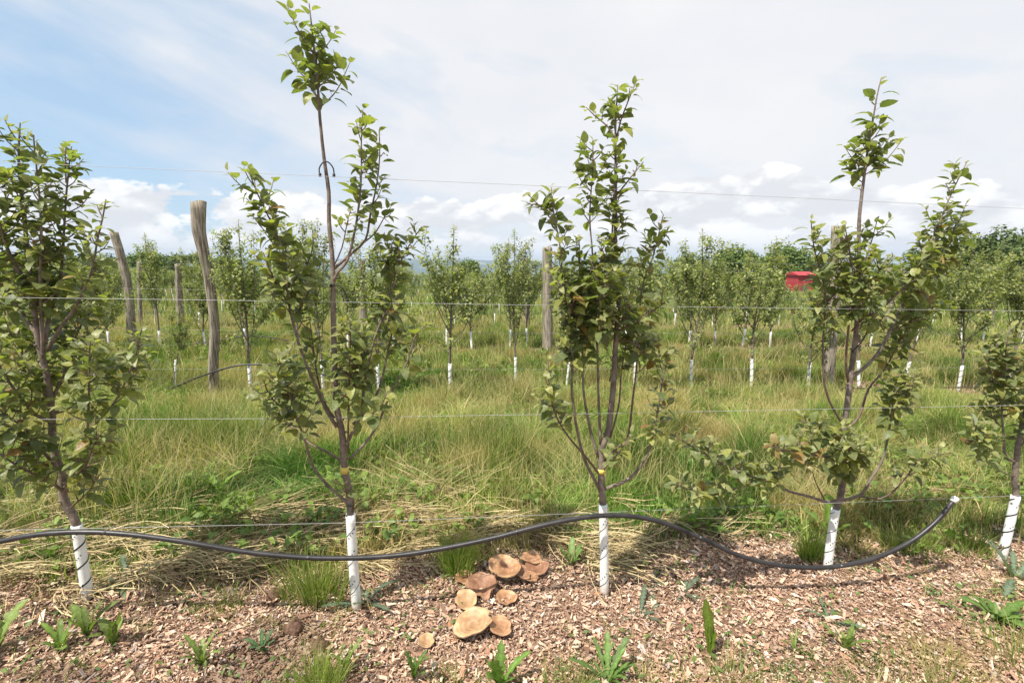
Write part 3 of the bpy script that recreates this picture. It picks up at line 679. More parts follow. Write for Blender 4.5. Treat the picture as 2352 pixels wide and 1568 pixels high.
# ------------------------------------------------------------------ black irrigation pipe with white end cap
M_EMIT = simple("grey_emitter", (0.22, 0.21, 0.21), 0.5, 0.3)
def pipe():
    px = [(-260, 1300), (-120, 1266), (0, 1243), (80, 1228), (180, 1221), (290, 1226), (420, 1243), (560, 1266), (690, 1279), (800, 1281), (900, 1276), (1000, 1262), (1120, 1238), (1250, 1205), (1340, 1188),
          (1400, 1183), (1460, 1186), (1530, 1202), (1620, 1240), (1700, 1276), (1780, 1296), (1860, 1303), (1930, 1299), (2010, 1281), (2090, 1244), (2150, 1197), (2192, 1147)]
    P = [on_plane(x, y, 1.925) for x, y in px]
    for q in P: q.z = max(q.z, gzf(q.x, q.y) + 0.018)
    path = spline(P, step=0.03)
    o0 = np.array(tuple(path[len(path) // 2]))
    m = MB(); m.tube([np.array(tuple(p)) - o0 for p in path], 0.0105, 14)
    o = obj("irrigation_pipe", m.mesh("irrigation_pipe", col=False), M_HOSE); o.location = o0
    tag(o, "thick black irrigation pipe sagging between the front trees, its end capped white", "pipe")
    a = np.array(tuple(path[-1])) - o0; d = unit(np.array(tuple(path[-1])) - np.array(tuple(path[-3])))
    m = MB(); m.tube([a - d * 0.012, a + d * 0.002, a + d * 0.012, a + d * 0.016], [0.0135, 0.0150, 0.0150, 0.010], 14)
    obj("end_cap", m.mesh("end_cap", col=False), M_CAP, o)
    for f in (0.17, 0.335, 0.52, 0.70, 0.86):      # small barbed emitters pushed into the pipe
        i = int(f * (len(path) - 1)); c = np.array(tuple(path[i])) - o0; dd = unit(np.array(tuple(path[i + 1])) - np.array(tuple(path[i])))
        u = unit(np.array([0, -0.75, 0.65])); m = MB(); m.tube([c + u * 0.008, c + u * 0.0135, c + u * 0.0145, c + u * 0.018], [0.0045, 0.0045, 0.0022, 0.0018], 8)
        obj("emitter", m.mesh("emitter", col=False), M_EMIT, o)
pipe()

# ------------------------------------------------------------------ background orchard trees (prototypes then copies)
def proto_tree(seed, H=2.3, spread=0.36, leaders=1, base_leaf=0.85, dens=1.0):
    r = np.random.default_rng(seed); L = []
    m = MB()
    lean = (r.random(2) - 0.5) * 0.12
    def tp(z, k=0): return np.array([lean[0] * z / 2 + 0.03 * math.sin(z * 3 + seed), lean[1] * z / 2 + 0.02 * math.sin(z * 2.3 + seed * 2), z])
    zt = H if leaders else H * 0.8
    path = [tp(z) for z in np.linspace(0.0, zt, 16)]
    m.tube(path, [0.018 * (1 - i / 15) ** 0.8 + 0.003 for i in range(16)], 7)
    grow_leaves(L, path, r, 0.5, 1.0, 0.013, 0.058)
    nl = int(7 + r.random() * 4)
    for k in range(nl):
        z0 = 0.55 + 0.9 * (k + r.random()) / nl; a = k * 2.4 + r.random(); s = 1.12 * spread * (0.5 + 0.8 * r.random()) * (1.25 - 0.35 * (z0 - 0.5))
        ln = (H - z0) * (0.40 + 0.55 * r.random())
        p0 = tp(z0); d = np.array([math.cos(a), math.sin(a), 0])
        p1 = p0 + d * s * 0.6 + np.array([0, 0, ln * 0.30]); p2 = p0 + d * s + np.array([0, 0, ln * 0.72]); p3 = p0 + d * s * (1.0 + 0.2 * r.random()) + np.array([0, 0, ln])
        sp_ = spline([p0, p1, p2, p3], step=0.05)
        m.tube(sp_, np.linspace(0.0075, 0.0022, len(sp_)), 6)
        grow_leaves(L, sp_, r, 0.36, 1.0, 0.0155, 0.056)
        for j in range(int(14 * dens + 4 + r.random() * 3)):
            t = 0.25 + 0.7 * r.random(); q = np.array(tuple(sp_[int(t * (len(sp_) - 1))])); aa = r.random() * 6.28; l2 = 0.09 + 0.17 * r.random()
            e = q + np.array([math.cos(aa) * 0.7, math.sin(aa) * 0.7, 0.6]) * l2
            m.tube([q, e], [0.003, 0.0015], 4); grow_leaves(L, [q, (q + e) / 2, e], r, 0.1, 1.0, 0.0155, 0.056)
    for j in range(9):      # low spurs
        z0 = 0.52 + 0.7 * r.random(); q = tp(z0); aa = r.random() * 6.28; l2 = 0.12 + 0.22 * r.random()
        e = q + np.array([math.cos(aa) * 0.85, math.sin(aa) * 0.85, 0.5]) * l2
        m.tube([q, e], [0.0035, 0.0015], 4); grow_leaves(L, [q, (q + e) / 2, e], r, 0.35, 1.0, 0.019, 0.056)
    if leaders == 1:
        for j in range(22):
            z0 = H * (0.50 + 0.46 * r.random()); q = tp(z0); aa = r.random() * 6.28; l2 = 0.07 + 0.10 * r.random()
            e = q + np.array([math.cos(aa) * 0.7, math.sin(aa) * 0.7, 0.7]) * l2
            m.tube([q, e], [0.003, 0.0015], 4); grow_leaves(L, [q, (q + e) / 2, e], r, 0.1, 1.0, 0.0155, 0.056)
    tm = m.mesh("orchard_trunk", col=False); tm.materials.append(M_BARK)
    fm = leaf_mesh("orchard_foliage", L, TPL_LO, None, seed); fm.materials.append(M_LEAF)
    g = MB(); a, b = tp(0.0), tp(0.46)
    ctr = [a + (b - a) * t for t in np.linspace(0, 1, 6)]
    g.tube(ctr, 0.024, 8); gm = g.mesh("orchard_guard", col=False); gm.materials.append(M_GUARD)
    s = MB(); V = []
    for i in range(61):
        t = i / 60; an = t * 5 * 2 * math.pi; c = a + (b - a) * t; V += [c + np.array([math.cos(an) * 0.0255, math.sin(an) * 0.0255, -0.004]), c + np.array([math.cos(an) * 0.0255, math.sin(an) * 0.0255, 0.004])]
    s.add(V, [[2 * i, 2 * i + 1, 2 * i + 3, 2 * i + 2] for i in range(60)]); sm_ = s.mesh("orchard_seam", col=False); sm_.materials.append(M_DARK)
    return tm, fm, gm, sm_, max(v.co.z for v in fm.vertices)
PROTO = [proto_tree(101, 2.35, 0.29), proto_tree(102, 2.3, 0.22, dens=0.8), proto_tree(103, 2.2, 0.32, leaders=0), proto_tree(104, 2.4, 0.28, dens=1.1), proto_tree(105, 2.15, 0.30, dens=0.6), proto_tree(106, 2.3, 0.36, leaders=0, dens=1.0), proto_tree(107, 2.4, 0.20, dens=0.5), proto_tree(108, 2.3, 0.25, dens=0.7), proto_tree(109, 2.3, 0.34, leaders=0, dens=0.7)]
def place_tree(x, y, k, sz, rot, label, group, tilt=(0, 0), with_seam=True, wsc=1.0):
    tm, fm, gm, sm_, _ = PROTO[k]; sz = sz * 2.35 / _
    e = empty("orchard_tree", (x, y, gzf(x, y) - 0.01)); e.rotation_euler = (tilt[0], tilt[1], rot); e.scale = (sz * wsc, sz * wsc, sz)
    tag(e, label, "apple tree", group)
    obj("trunk", tm, None, e); obj("foliage", fm, None, e); g = obj("trunk_guard", gm, None, e)
    g.scale = (1, 1, 1 / sz)
    if with_seam: obj("spiral_seam", sm_, None, g)
    return e
# second row: (x of the guard foot in the frame, pixel y of the tree top, prototype, label)
R2 = [(60, 560, 5, 1.0, "second-row apple tree mostly hidden behind the bushy tree at the left edge"),
      (227, 560, 2, 0.9, "second-row apple tree whose guard shows through the left bushy tree's right side"),
      (403, 700, 6, 0.55, "stunted second-row apple tree with a bent white guard, left of the crooked post"),
      (572, 500, 3, 1.0, "second-row apple tree just right of the crooked post"),
      (738, 500, 1, 0.9, "second-row apple tree seen behind the trunk of the tallest front tree"),
      (873, 520, 0, 1.0, "second-row apple tree behind the right limbs of the tallest front tree"),
      (1035, 514, 4, 1.0, "second-row apple tree right of the tallest tree, its guard foot in bare chips"),
      (1182, 522, 1, 0.8, "second-row apple tree with twin leaders, just left of the pale straight post"),
      (1303, 590, 1, 0.7, "second-row apple tree right of the pale straight post, behind bare slender limbs"),
      (1462, 530, 5, 1.0, "second-row apple tree behind the right limbs of the tree right of centre"),
      (1588, 522, 3, 1.0, "dense second-row apple tree, first in the wide gap right of centre"),
      (1717, 540, 5, 1.0, "second-row apple tree in the wide gap, directly below the red shed's left"),
      (1852, 655, 4, 0.9, "shorter second-row apple tree left of the post behind the wide tree"),
      (1972, 590, 2, 0.9, "second-row apple tree hidden behind the trunk of the wide right-hand tree"),
      (2080, 570, 1, 0.95, "second-row apple tree behind the leaning limb of the wide tree"),
      (2195, 548, 3, 1.0, "second-row apple tree with a curved guard, right of the wide tree"),
      (2305, 525, 0, 1.0, "second-row apple tree behind the tree at the right edge"),
      (2440, 560, 4, 1.0, "second-row apple tree standing past the right edge tree")]
G2 = "apple trees of the second row"
for i, (px, ty, k, wsc, lab) in enumerate(R2):
    p = on_plane(px, 900, ROWS[1]); t = on_plane(px, ty, ROWS[1]); z0 = gzf(p.x, p.y)
    p = Vector((p.x, p.y + 0.04 * math.sin(i * 5), z0))
    H = t.z - z0
    place_tree(p.x, p.y, k, H / 2.35, i * 1.9, lab, G2, tilt=(0.0, -0.16 if px == 403 else 0.05 * math.sin(i * 2.2)), wsc=wsc * 2.35 / H * 0.95)
rr = random.Random(5)
R3 = [(-20, 560), (110, 560), (250, 570), (362, 533), (470, 590), (565, 560), (690, 492), (800, 570), (905, 560), (1028, 560), (1085, 590), (1170, 545), (1212, 560), (1330, 575), (1440, 560), (1580, 570), (1640, 580), (1709, 560), (1770, 610), (1905, 610), (1990, 590), (2100, 580), (2210, 590), (2260, 560), (2340, 545), (2420, 560)]
for i, (px, ty) in enumerate(R3):
    ty = ty + (0 if px in (362, 690, 2340, 1170) else (22, 40, 8)[i % 3])
    p = on_plane(px, 800, ROWS[2]); t = on_plane(px, ty, ROWS[2]); z0 = gzf(p.x, p.y); H = max(1.5, t.z - z0)
    lab = "third-row apple tree, number %d from the left edge of the picture" % (i + 1)
    words = ["leftmost", "second", "third", "fourth", "fifth", "sixth", "seventh", "eighth", "ninth", "tenth", "eleventh", "twelfth", "thirteenth"]
    if i < 13: lab = ("%s from the left of the small apple trees in the third row" % words[i])
    else: lab = ("%s from the right of the small apple trees in the third row" % (["rightmost"] + words[1:])[len(R3) - 1 - i])
    place_tree(p.x, p.y + rr.uniform(-.1, .1), rr.randrange(9), H / 2.35, rr.random() * 6.28, lab, "apple trees of the third row", with_seam=False, wsc=2.35 / H)
names = {3: "fourth", 4: "fifth", 5: "sixth", 6: "seventh", 7: "eighth"}
cnt = 0
def vis_span(y): return 1.09 * y + 0.6
for k in range(3, 8):
    y0 = ROWS[k]; x = -vis_span(y0) / (1 + 0.11 * 1.09)
    xe = vis_span(y0) / (1 - 0.11 * 1.09)
    while x < xe and cnt < 215:
        if rr.random() > 0.16:
            yy = row_y(k, x); q_px = 1176 + FPX * x / (yy * CP); low = 0.55 if 1780 < q_px < 1895 else 1.0
            place_tree(x, yy + rr.uniform(-.12, .12), rr.randrange(9), low * rr.choice([0.6, 0.66, 0.72, 0.78, 0.84, 0.7, 1.02]), rr.random() * 6.28,
                       "small young apple tree in the %s orchard row, far behind the front trees" % names[k], "apple trees of the %s row" % names[k], with_seam=False, wsc=0.95)
            cnt += 1
        x += rr.uniform(1.05, 1.35)
# farther rows read as one mass
def far_rows():
    L = []; tb = MB(); r = np.random.default_rng(77)
    for k in range(7, 14):
        y0 = ROWS[k]; x = -vis_span(y0) * 0.92 if k > 7 else 99
        while x < vis_span(y0) * 1.1:
            if 1785 < 1176 + FPX * x / (row_y(k, x) * CP) < 1890: x += 1.0; continue
            y = row_y(k, x); z = gzf(x, y); H = 1.5 + 0.4 * r.random()
            tb.tube([(x, y, z), (x + 0.05, y, z + H)], [0.02, 0.006], 4)
            n = 150
            for j in range(n):
                h = 0.55 + (H - 0.5) * r.random() ** 0.9; w = 0.36 * (1 - (h / (H + 0.3)) ** 2) + 0.08
                a = r.random() * 6.28; q = math.sqrt(r.random()) * w * 1.15
                L.append(((x + math.cos(a) * q, y + math.sin(a) * q, z + h), r.standard_normal(3), unit(np.array([0, 0, 1.2]) + r.standard_normal(3) * 0.6), 0.13 + 0.05 * r.random(), 1.2, leaf_colour(0.1, r)))
            x += 1.3 + 0.8 * r.random()
    m1 = leaf_mesh("tree_rows", L, [leaf_template(0.9, 0.3, 0.1, rows=(0, 0.5, 1.0), petiole=0.1)], None, 5)
    o = obj("orchard_rows", m1, M_LEAF); tag(o, "mass of young apple trees in the farthest orchard rows", "orchard rows", None, "stuff")
    obj("trunk", tb.mesh("far_trunks", col=False), M_BARK, o)
far_rows()

# ------------------------------------------------------------------ back-row wires
def back_wires():
    for k, hs in ((1, (0.34, 0.85, 1.36, 1.86)), (2, (0.4, 0.9, 1.4, 1.9)), (3, (0.45, 1.0, 1.55))):
        words = ["lowest", "second from lowest", "third from lowest", "topmost"]
        for j, h in enumerate(hs):
            X = np.linspace(-vis_span(ROWS[k]) - 1, vis_span(ROWS[k]) + 3, 9)
            P = [(x, row_y(k, x) - 0.03, float(np.interp(row_y(k, x), PY, PZ)) + (-0.026 + 0.014 * float(smooth01((row_y(k, x) - 3) / 6))) * x + h) for x in X]
            wire(P, "%s thin trellis wire running along the %s row of trees" % (words[j], ["", "second", "third", "fourth"][k]), "trellis wires behind the front row", r=0.0010)
back_wires()

# ------------------------------------------------------------------ wooden posts
def post(px, wpx, row, label, y_off=0.0, sink=0.05, prof=None):
    y0 = ROWS[row] + y_off
    P = [on_plane(x, y, y0) for x, y in px]; b = P[0].copy(); b.z = gzf(b.x, b.y)
    P[0] = Vector((b.x, b.y, b.z - sink))
    path = spline([p - b for p in P], step=0.08); n = len(path)
    w = 0.9 * wpx / FPX * (b.y * CP + (CAM_H - 0.8) * SP) / 2
    m = MB(); seg = 22; r = np.random.default_rng(int(px[0][0]))
    # grooved round timber: radius varies around and along
    ph = r.random(6) * 6.28
    V = []
    for i, p in enumerate(path):
        t = i / (n - 1)
        for s in range(seg):
            a = s * 2 * math.pi / seg
            g = 1 + 0.06 * math.sin(3 * a + ph[0] + t * 2) + 0.05 * math.sin(7 * a + ph[1]) + 0.03 * math.sin(t * 17 + ph[2] + a) + 0.03 * (r.random() - 0.5)
            rad = w * ((1.10 - 0.14 * t) if prof is None else float(np.interp(t, (0, 0.25, 0.5, 0.7, 0.85, 1), prof))) * g
            V.append((p.x + math.cos(a) * rad, p.y + math.sin(a) * rad, p.z + (0.012 * math.sin(a * 2 + ph[3]) if i == n - 1 else 0)))
    F = [[i * seg + s, i * seg + (s + 1) % seg, (i + 1) * seg + (s + 1) % seg, (i + 1) * seg + s] for i in range(n - 1) for s in range(seg)]
    top = len(V); V.append((path[-1].x, path[-1].y, path[-1].z + 0.004)); bot = len(V); V.append(tuple(path[0]))
    f3 = [[top, (n - 1) * seg + s, (n - 1) * seg + (s + 1) % seg] for s in range(seg)] + [[bot, (s + 1) % seg, s] for s in range(seg)]
    m.add(V, F, f3)
    o = obj("wooden_post", m.mesh("wooden_post", col=False, smooth=True), M_POST); o.location = b
    tag(o, label, "post", "wooden trellis posts")
post([(488, 895), (490, 836), (493, 770), (490, 720), (484, 668), (477, 621), (465, 569), (457, 532), (456, 500), (457, 463)], 30, 1, "tall crooked wooden post rising above the horizon on the left", 0.0, prof=(0.80, 0.76, 0.72, 0.74, 0.95, 1.08))
post([(303, 800), (300, 720), (293, 650), (278, 590), (262, 534)], 19, 2, "leaning split wooden post right of the bushy left tree")
post([(322, 745), (321, 690), (320, 601)], 10, 3, "thin far post peeking out right behind the leaning split post")
post([(415, 745), (412, 690), (409, 606)], 15, 3, "small distant post left of the crooked post")
post([(1258, 815), (1258, 700), (1257, 568)], 24, 2, "pale straight wooden post left of the tree right of centre", -0.4)
post([(1902, 895), (1907, 800), (1915, 680), (1924, 520)], 25, 1, "stout wooden post behind the left side of the wide tree")
post([(834, 745), (833, 690), (831, 596)], 17, 3, "distant grey post right of the tallest tree's trunk")
post([(1210, 740), (1209, 680), (1208, 593)], 14, 3, "distant post close left of the pale straight post")
post([(2273, 760), (2277, 700), (2284, 623)], 14, 3, "pale leaning distant post between the wide tree and the right edge")
post([(2043, 740), (2043, 690), (2042, 612)], 15, 3, "distant post hidden in the leaves of the wide tree")

# low black drip line of the second row
def back_pipe(px, row, label, r=0.011, dy=-0.08):
    P = [on_plane(x, y, ROWS[row] + dy) for x, y in px]
    for q in P: q.z = max(q.z, gzf(q.x, q.y) + 0.03)
    path = spline(P, step=0.08); o0 = np.array(tuple(path[len(path) // 2]))
    m = MB(); m.tube([np.array(tuple(p)) - o0 for p in path], r, 8)
    o = obj("irrigation_pipe", m.mesh("irrigation_pipe", col=False), M_HOSE); o.location = o0
    tag(o, label, "pipe", "irrigation pipes behind the front row")
back_pipe([(-150, 925), (100, 915), (270, 903), (330, 900), (400, 888), (450, 868), (510, 848), (555, 838), (620, 838), (700, 850), (800, 875)], 1, "black pipe leaning on the crooked post in the second row")
back_pipe([(850, 903), (960, 906), (1065, 907), (1160, 905)], 1, "short black pipe on chips at the foot of a second-row guard")
back_pipe([(1700, 893), (1800, 890), (1900, 893), (2100, 890), (2352, 888), (2500, 885)], 1, "black pipe lying along the second row at the right")
back_pipe([(350, 795), (440, 790), (520, 778), (570, 771), (640, 778), (720, 800)], 2, "thin arched black pipe behind the crooked post")

# ------------------------------------------------------------------ grass, straw and chips (uncountable ground cover)
def blades(name, X, Y, H, W_, lean, az_, C, curve=None, mat_=M_GRASS, seg=3, z0=None):
    n = len(X); Z = gz(X, Y) if z0 is None else z0
    ts = np.linspace(0, 1, seg + 1)
    dx, dy = np.cos(az_), np.sin(az_); face = rng.random(n) * math.pi
    sx_, sy_ = np.cos(face), np.sin(face)
    curve = np.full(n, 1.7) if curve is None else curve
    V = np.zeros((n, 2 * seg + 1, 3), np.float32)
    for i, t in enumerate(ts):
        off = lean * H * t ** curve; zz = H * (t - 0.35 * np.clip(lean, 0, 1.6) ** 2 * t * t * 0.5)
        cx_ = X + dx * off; cy_ = Y + dy * off; cz_ = Z + zz - 0.01
        if i < seg:
            w = W_ * (1 - 0.75 * t ** 1.5) * 0.5
            V[:, 2 * i, 0] = cx_ - sx_ * w; V[:, 2 * i, 1] = cy_ - sy_ * w; V[:, 2 * i, 2] = cz_
            V[:, 2 * i + 1, 0] = cx_ + sx_ * w; V[:, 2 * i + 1, 1] = cy_ + sy_ * w; V[:, 2 * i + 1, 2] = cz_
        else: V[:, 2 * i, 0] = cx_; V[:, 2 * i, 1] = cy_; V[:, 2 * i, 2] = cz_
    nv = 2 * seg + 1; b = (np.arange(n) * nv)[:, None]
    q = np.vstack([b + np.array([2 * i, 2 * i + 1, 2 * i + 3, 2 * i + 2]) for i in range(seg - 1)]); tr = b + np.array([2 * seg - 2, 2 * seg - 1, 2 * seg])
    Cv = np.repeat(C, nv, axis=0)
    me = mesh_np(name, V.reshape(-1, 3), [q, tr], Cv)
    return me
def mixc(a, b, t): return np.array(a)[None] * (1 - t[:, None]) + np.array(b)[None] * t[:, None]
GREEN, LIME, OLIVE, STRAW, TAN = (0.095, 0.165, 0.032), (0.230, 0.295, 0.060), (0.30, 0.28, 0.10), (0.56, 0.47, 0.26), (0.44, 0.31, 0.17)
def grass_colours(x, y, n, dry=0.0):
    p = vnoise(x + 20, y, 0.7) * 0.6 + vnoise(x, y + 11, 0.25) * 0.4
    q = rng.random(n)
    c = mixc(GREEN, LIME, np.clip(0.25 + 0.9 * (vnoise(x, y, 1.7) - 0.35) + 0.5 * (q - 0.5), 0, 1))
    drym = np.clip((p - 0.40) * 3.6 + dry, 0, 1)
    sel = rng.random(n) < 0.10 + 0.62 * drym
    s = mixc(OLIVE, STRAW, rng.random(n)); s2 = mixc(TAN, STRAW, rng.random(n)); pick = rng.random(n) < 0.25
    s[pick] = s2[pick]
    c[sel] = s[sel]
    gp = vnoise(x + 50, y + 8, 0.5) > 0.62; c[gp] = c[gp] * np.array([0.62, 0.85, 0.6])
    c = c * (0.55 + 0.9 * vnoise(x + 3, y + 77, 0.21))[:, None] * (0.7 + 0.6 * vnoise(x + 91, y, 0.9))[:, None]
    tp = vnoise(x + 64, y + 21, 0.6) > 0.70; c[tp] = c[tp] * 0.35 + np.array((0.44, 0.33, 0.16)) * 0.65
    return c * (0.75 + 0.5 * rng.random((n, 1)))
def scatter(y0, y1, dens_fn, tuft, rad):
    """tufted scatter inside the wedge the camera sees, plus a margin"""
    area = 1.18 * (y1 ** 2 - y0 ** 2) + 2.0 * (y1 - y0); m = int(area * dens_fn / tuft)
    yy = np.sqrt(rng.random(m) * (y1 ** 2 - y0 ** 2) + y0 ** 2); xx = (rng.random(m) * 2 - 1) * (1.18 * yy + 0.9)
    X = np.repeat(xx, tuft) + rng.normal(0, rad, m * tuft); Y = np.repeat(yy, tuft) + rng.normal(0, rad, m * tuft)
    return X, Y
def grass():
    parts = []
    # near belt
    X, Y = scatter(2.0, 6.6, 5200, 14, 0.028)
    e = mulch_edge(X)
    keep = (Y > e + rng.normal(0.03, 0.10, len(X)))
    mk = mulch_mask(X, Y); keep &= rng.random(len(X)) > np.where(Y > 5, mk * 0.92, 0)
    keep &= rng.random(len(X)) < 0.35 + 1.3 * vnoise(X + 5, Y + 60, 0.33)
    X, Y = X[keep], Y[keep]; n = len(X)
    g = smooth01((Y - mulch_edge(X) - 0.05) / 1.6); pn = vnoise(X + 4, Y, 0.55)
    pc = vnoise(X + 14, Y + 3, 0.22); H = (0.085 + 0.15 * g * (1 - 0.5 * smooth01((Y - 5.3) / 0.6))) * (0.2 + 0.8 * pn + 0.9 * pc ** 2) * (0.5 + 0.95 * rng.random(n) ** 1.3)
    lean = np.abs(rng.normal(0.5, 0.5, n)) + 0.8 * (pn < 0.38)
    azb = vnoise(X, Y, 0.35) * 12; azv = azb + rng.normal(0, 1.5, n)
    me = blades("near_grass", X, Y, H, 0.0034 + 0.0062 * rng.random(n) ** 2, lean, azv, grass_colours(X, Y, n, 0.12 * (1 - g)))
    tag(obj("tall_grass", me, M_GRASS), "tall mixed green and straw coloured grass between the front and second row", "grass", None, "stuff")
    # seed stalks, dry and upright
    def stalks(a, b, d, hh, ww, lab):
        X, Y = scatter(a, b, d, 5, 0.09); keep = (vnoise(X + 40, Y, 0.8) > 0.42) & (Y > mulch_edge(X) + 0.5); X, Y = X[keep], Y[keep]; n = len(X)
        H = hh * (0.6 + 0.6 * rng.random(n)); C = mixc(OLIVE, STRAW, rng.random(n)) * (0.8 + 0.5 * rng.random((n, 1)))
        me = blades("stalks", X, Y, H, ww * (0.7 + 0.6 * rng.random(n)), np.abs(rng.normal(0.45, 0.45, n)), rng.random(n) * 6.28, C)
        tag(obj("grass_stalks", me, M_GRASS), lab, "grass", None, "stuff")
    stalks(2.4, 6.8, 620, 0.36, 0.0032, "dry straw coloured seed stalks standing in the near grass")
    stalks(6.8, 16, 110, 0.45, 0.006, "dry straw coloured seed stalks standing between the middle rows")
    # low broad-leaved weeds between the blades
    def lowleaves(a, b, d, sz, hh, lab):
        X, Y = scatter(a, b, d, 10, 0.05); keep = (Y > mulch_edge(X) + 0.05) & (vnoise(X + 70, Y, 0.45) > 0.48); X, Y = X[keep], Y[keep]; n = len(X)
        Z = gz(X, Y) + 0.01 + hh * rng.random(n); a_ = rng.random(n) * 6.28; el_ = rng.normal(0.4, 0.5, n)
        f = np.stack([np.cos(a_) * np.cos(el_), np.sin(a_) * np.cos(el_), np.sin(el_)], -1); u = np.stack([rng.normal(0, 0.4, n), rng.normal(0, 0.4, n), np.ones(n)], -1)
        C = mixc((0.085, 0.155, 0.03), (0.20, 0.28, 0.05), rng.random(n)); S = sz * (0.5 + rng.random(n))
        L = list(zip(np.stack([X, Y, Z], -1), f, u, S, 0.6 + 0.8 * rng.random(n), C))
        tag(obj("low_weeds", leaf_mesh("low_weeds", L, TPL_LO, None, 9), M_WEED), lab, "weeds", None, "stuff")
    lowleaves(2.1, 6.8, 620, 0.045, 0.10, "low leafy weeds mixed into the near grass")
    lowleaves(6.8, 14, 90, 0.075, 0.14, "low leafy weeds mixed into the grass between the middle rows")
    # middle belt
    X, Y = scatter(6.6, 15, 1150, 8, 0.06)
    mk = mulch_mask(X, Y); keep = rng.random(len(X)) > mk * 0.9; X, Y = X[keep], Y[keep]; n = len(X)
    pn = vnoise(X + 4, Y, 0.9)
    rowd = np.min(np.stack([np.abs(Y + 0.15 - row_y(k, X)) for k in (1, 2, 3)]), axis=0); H = 0.27 * (0.25 + 0.9 * pn) * (0.45 + 0.55 * smooth01((rowd - 0.25) / 0.5)) * (0.6 + 0.8 * rng.random(n))
    me = blades("middle_grass", X, Y, H, 0.006 + 0.005 * rng.random(n), np.abs(rng.normal(0.35, 0.3, n)), rng.random(n) * 6.28, grass_colours(X, Y, n, 0.05), seg=2)
    tag(obj("tall_grass", me, M_GRASS), "tall grass growing between the second and fourth rows", "grass", None, "stuff")
    X, Y = scatter(15, 62, 38, 6, 0.14); n = len(X)
    H = 0.36 * (0.4 + 0.8 * vnoise(X, Y, 1.5)) * (0.6 + 0.8 * rng.random(n))
    me = blades("far_grass", X, Y, H, 0.02 + 0.02 * rng.random(n), np.abs(rng.normal(0.3, 0.3, n)), rng.random(n) * 6.28, grass_colours(X, Y, n, 0.02), seg=2)
    tag(obj("tall_grass", me, M_GRASS), "distant grass under the far orchard rows", "grass", None, "stuff")
grass()
def straw():
    # flattened hay swept along the row
    m = 620; xx = rng.uniform(-3.4, 4.2, m); yy = mulch_edge(xx) + np.abs(rng.normal(0.0, 0.55, m)) - 0.03
    dn = vnoise(xx + 3, yy, 0.6); keep = (dn > 0.36 + 0.26 * smooth01((xx + 0.1) / 0.7) + 0.2 * (xx > 0.7)) & (np.hypot(xx - 0.0, yy - 2.25) > 0.30); xx, yy = xx[keep], yy[keep]; m = len(xx)
    k = 15; X = np.repeat(xx, k) + rng.normal(0, 0.05, m * k); Y = np.repeat(yy, k) + rng.normal(0, 0.025, m * k); n = len(X)
    base_az = np.repeat(rng.normal(0.1, 0.5, m) + (rng.random(m) < 0.4) * math.pi, k) + rng.normal(0, 0.22, n)
    Ln = 0.10 + 0.26 * rng.random(n)
    ts = np.linspace(0, 1, 5); V = np.zeros((n, 10, 3), np.float32); w = 0.0007 + 0.0010 * rng.random(n)
    bend = rng.normal(0, 0.5, n); lift = np.abs(rng.normal(0, 0.16, n)); z0 = rng.random(n) * 0.055
    for i, t in enumerate(ts):
        a = base_az + bend * t; x = X + np.cos(a) * Ln * t; y = Y + np.sin(a) * Ln * t
        z = gz(X, Y) + 0.006 + z0 + lift * Ln * (t - t * t * 0.6)
        ux, uy = -np.sin(a), np.cos(a)
        V[:, 2 * i] = np.stack([x - ux * w, y - uy * w, z - 0.001], -1); V[:, 2 * i + 1] = np.stack([x + ux * w, y + uy * w, z + 0.0015], -1)
    b = (np.arange(n) * 10)[:, None]; q = np.vstack([b + np.array([2 * i, 2 * i + 1, 2 * i + 3, 2 * i + 2]) for i in range(4)])
    C = mixc((0.24, 0.18, 0.09), (0.56, 0.46, 0.25), rng.random(n)); dk = rng.random(n) < 0.3; C[dk] = mixc((0.12, 0.08, 0.045), (0.2, 0.15, 0.07), rng.random(dk.sum()))
    me = mesh_np("straw", V.reshape(-1, 3), [q], np.repeat(C, 10, axis=0))
    tag(obj("straw", me, M_STRAW), "flattened dry straw lying between the wood chips and the grass", "straw", None, "stuff")
straw()
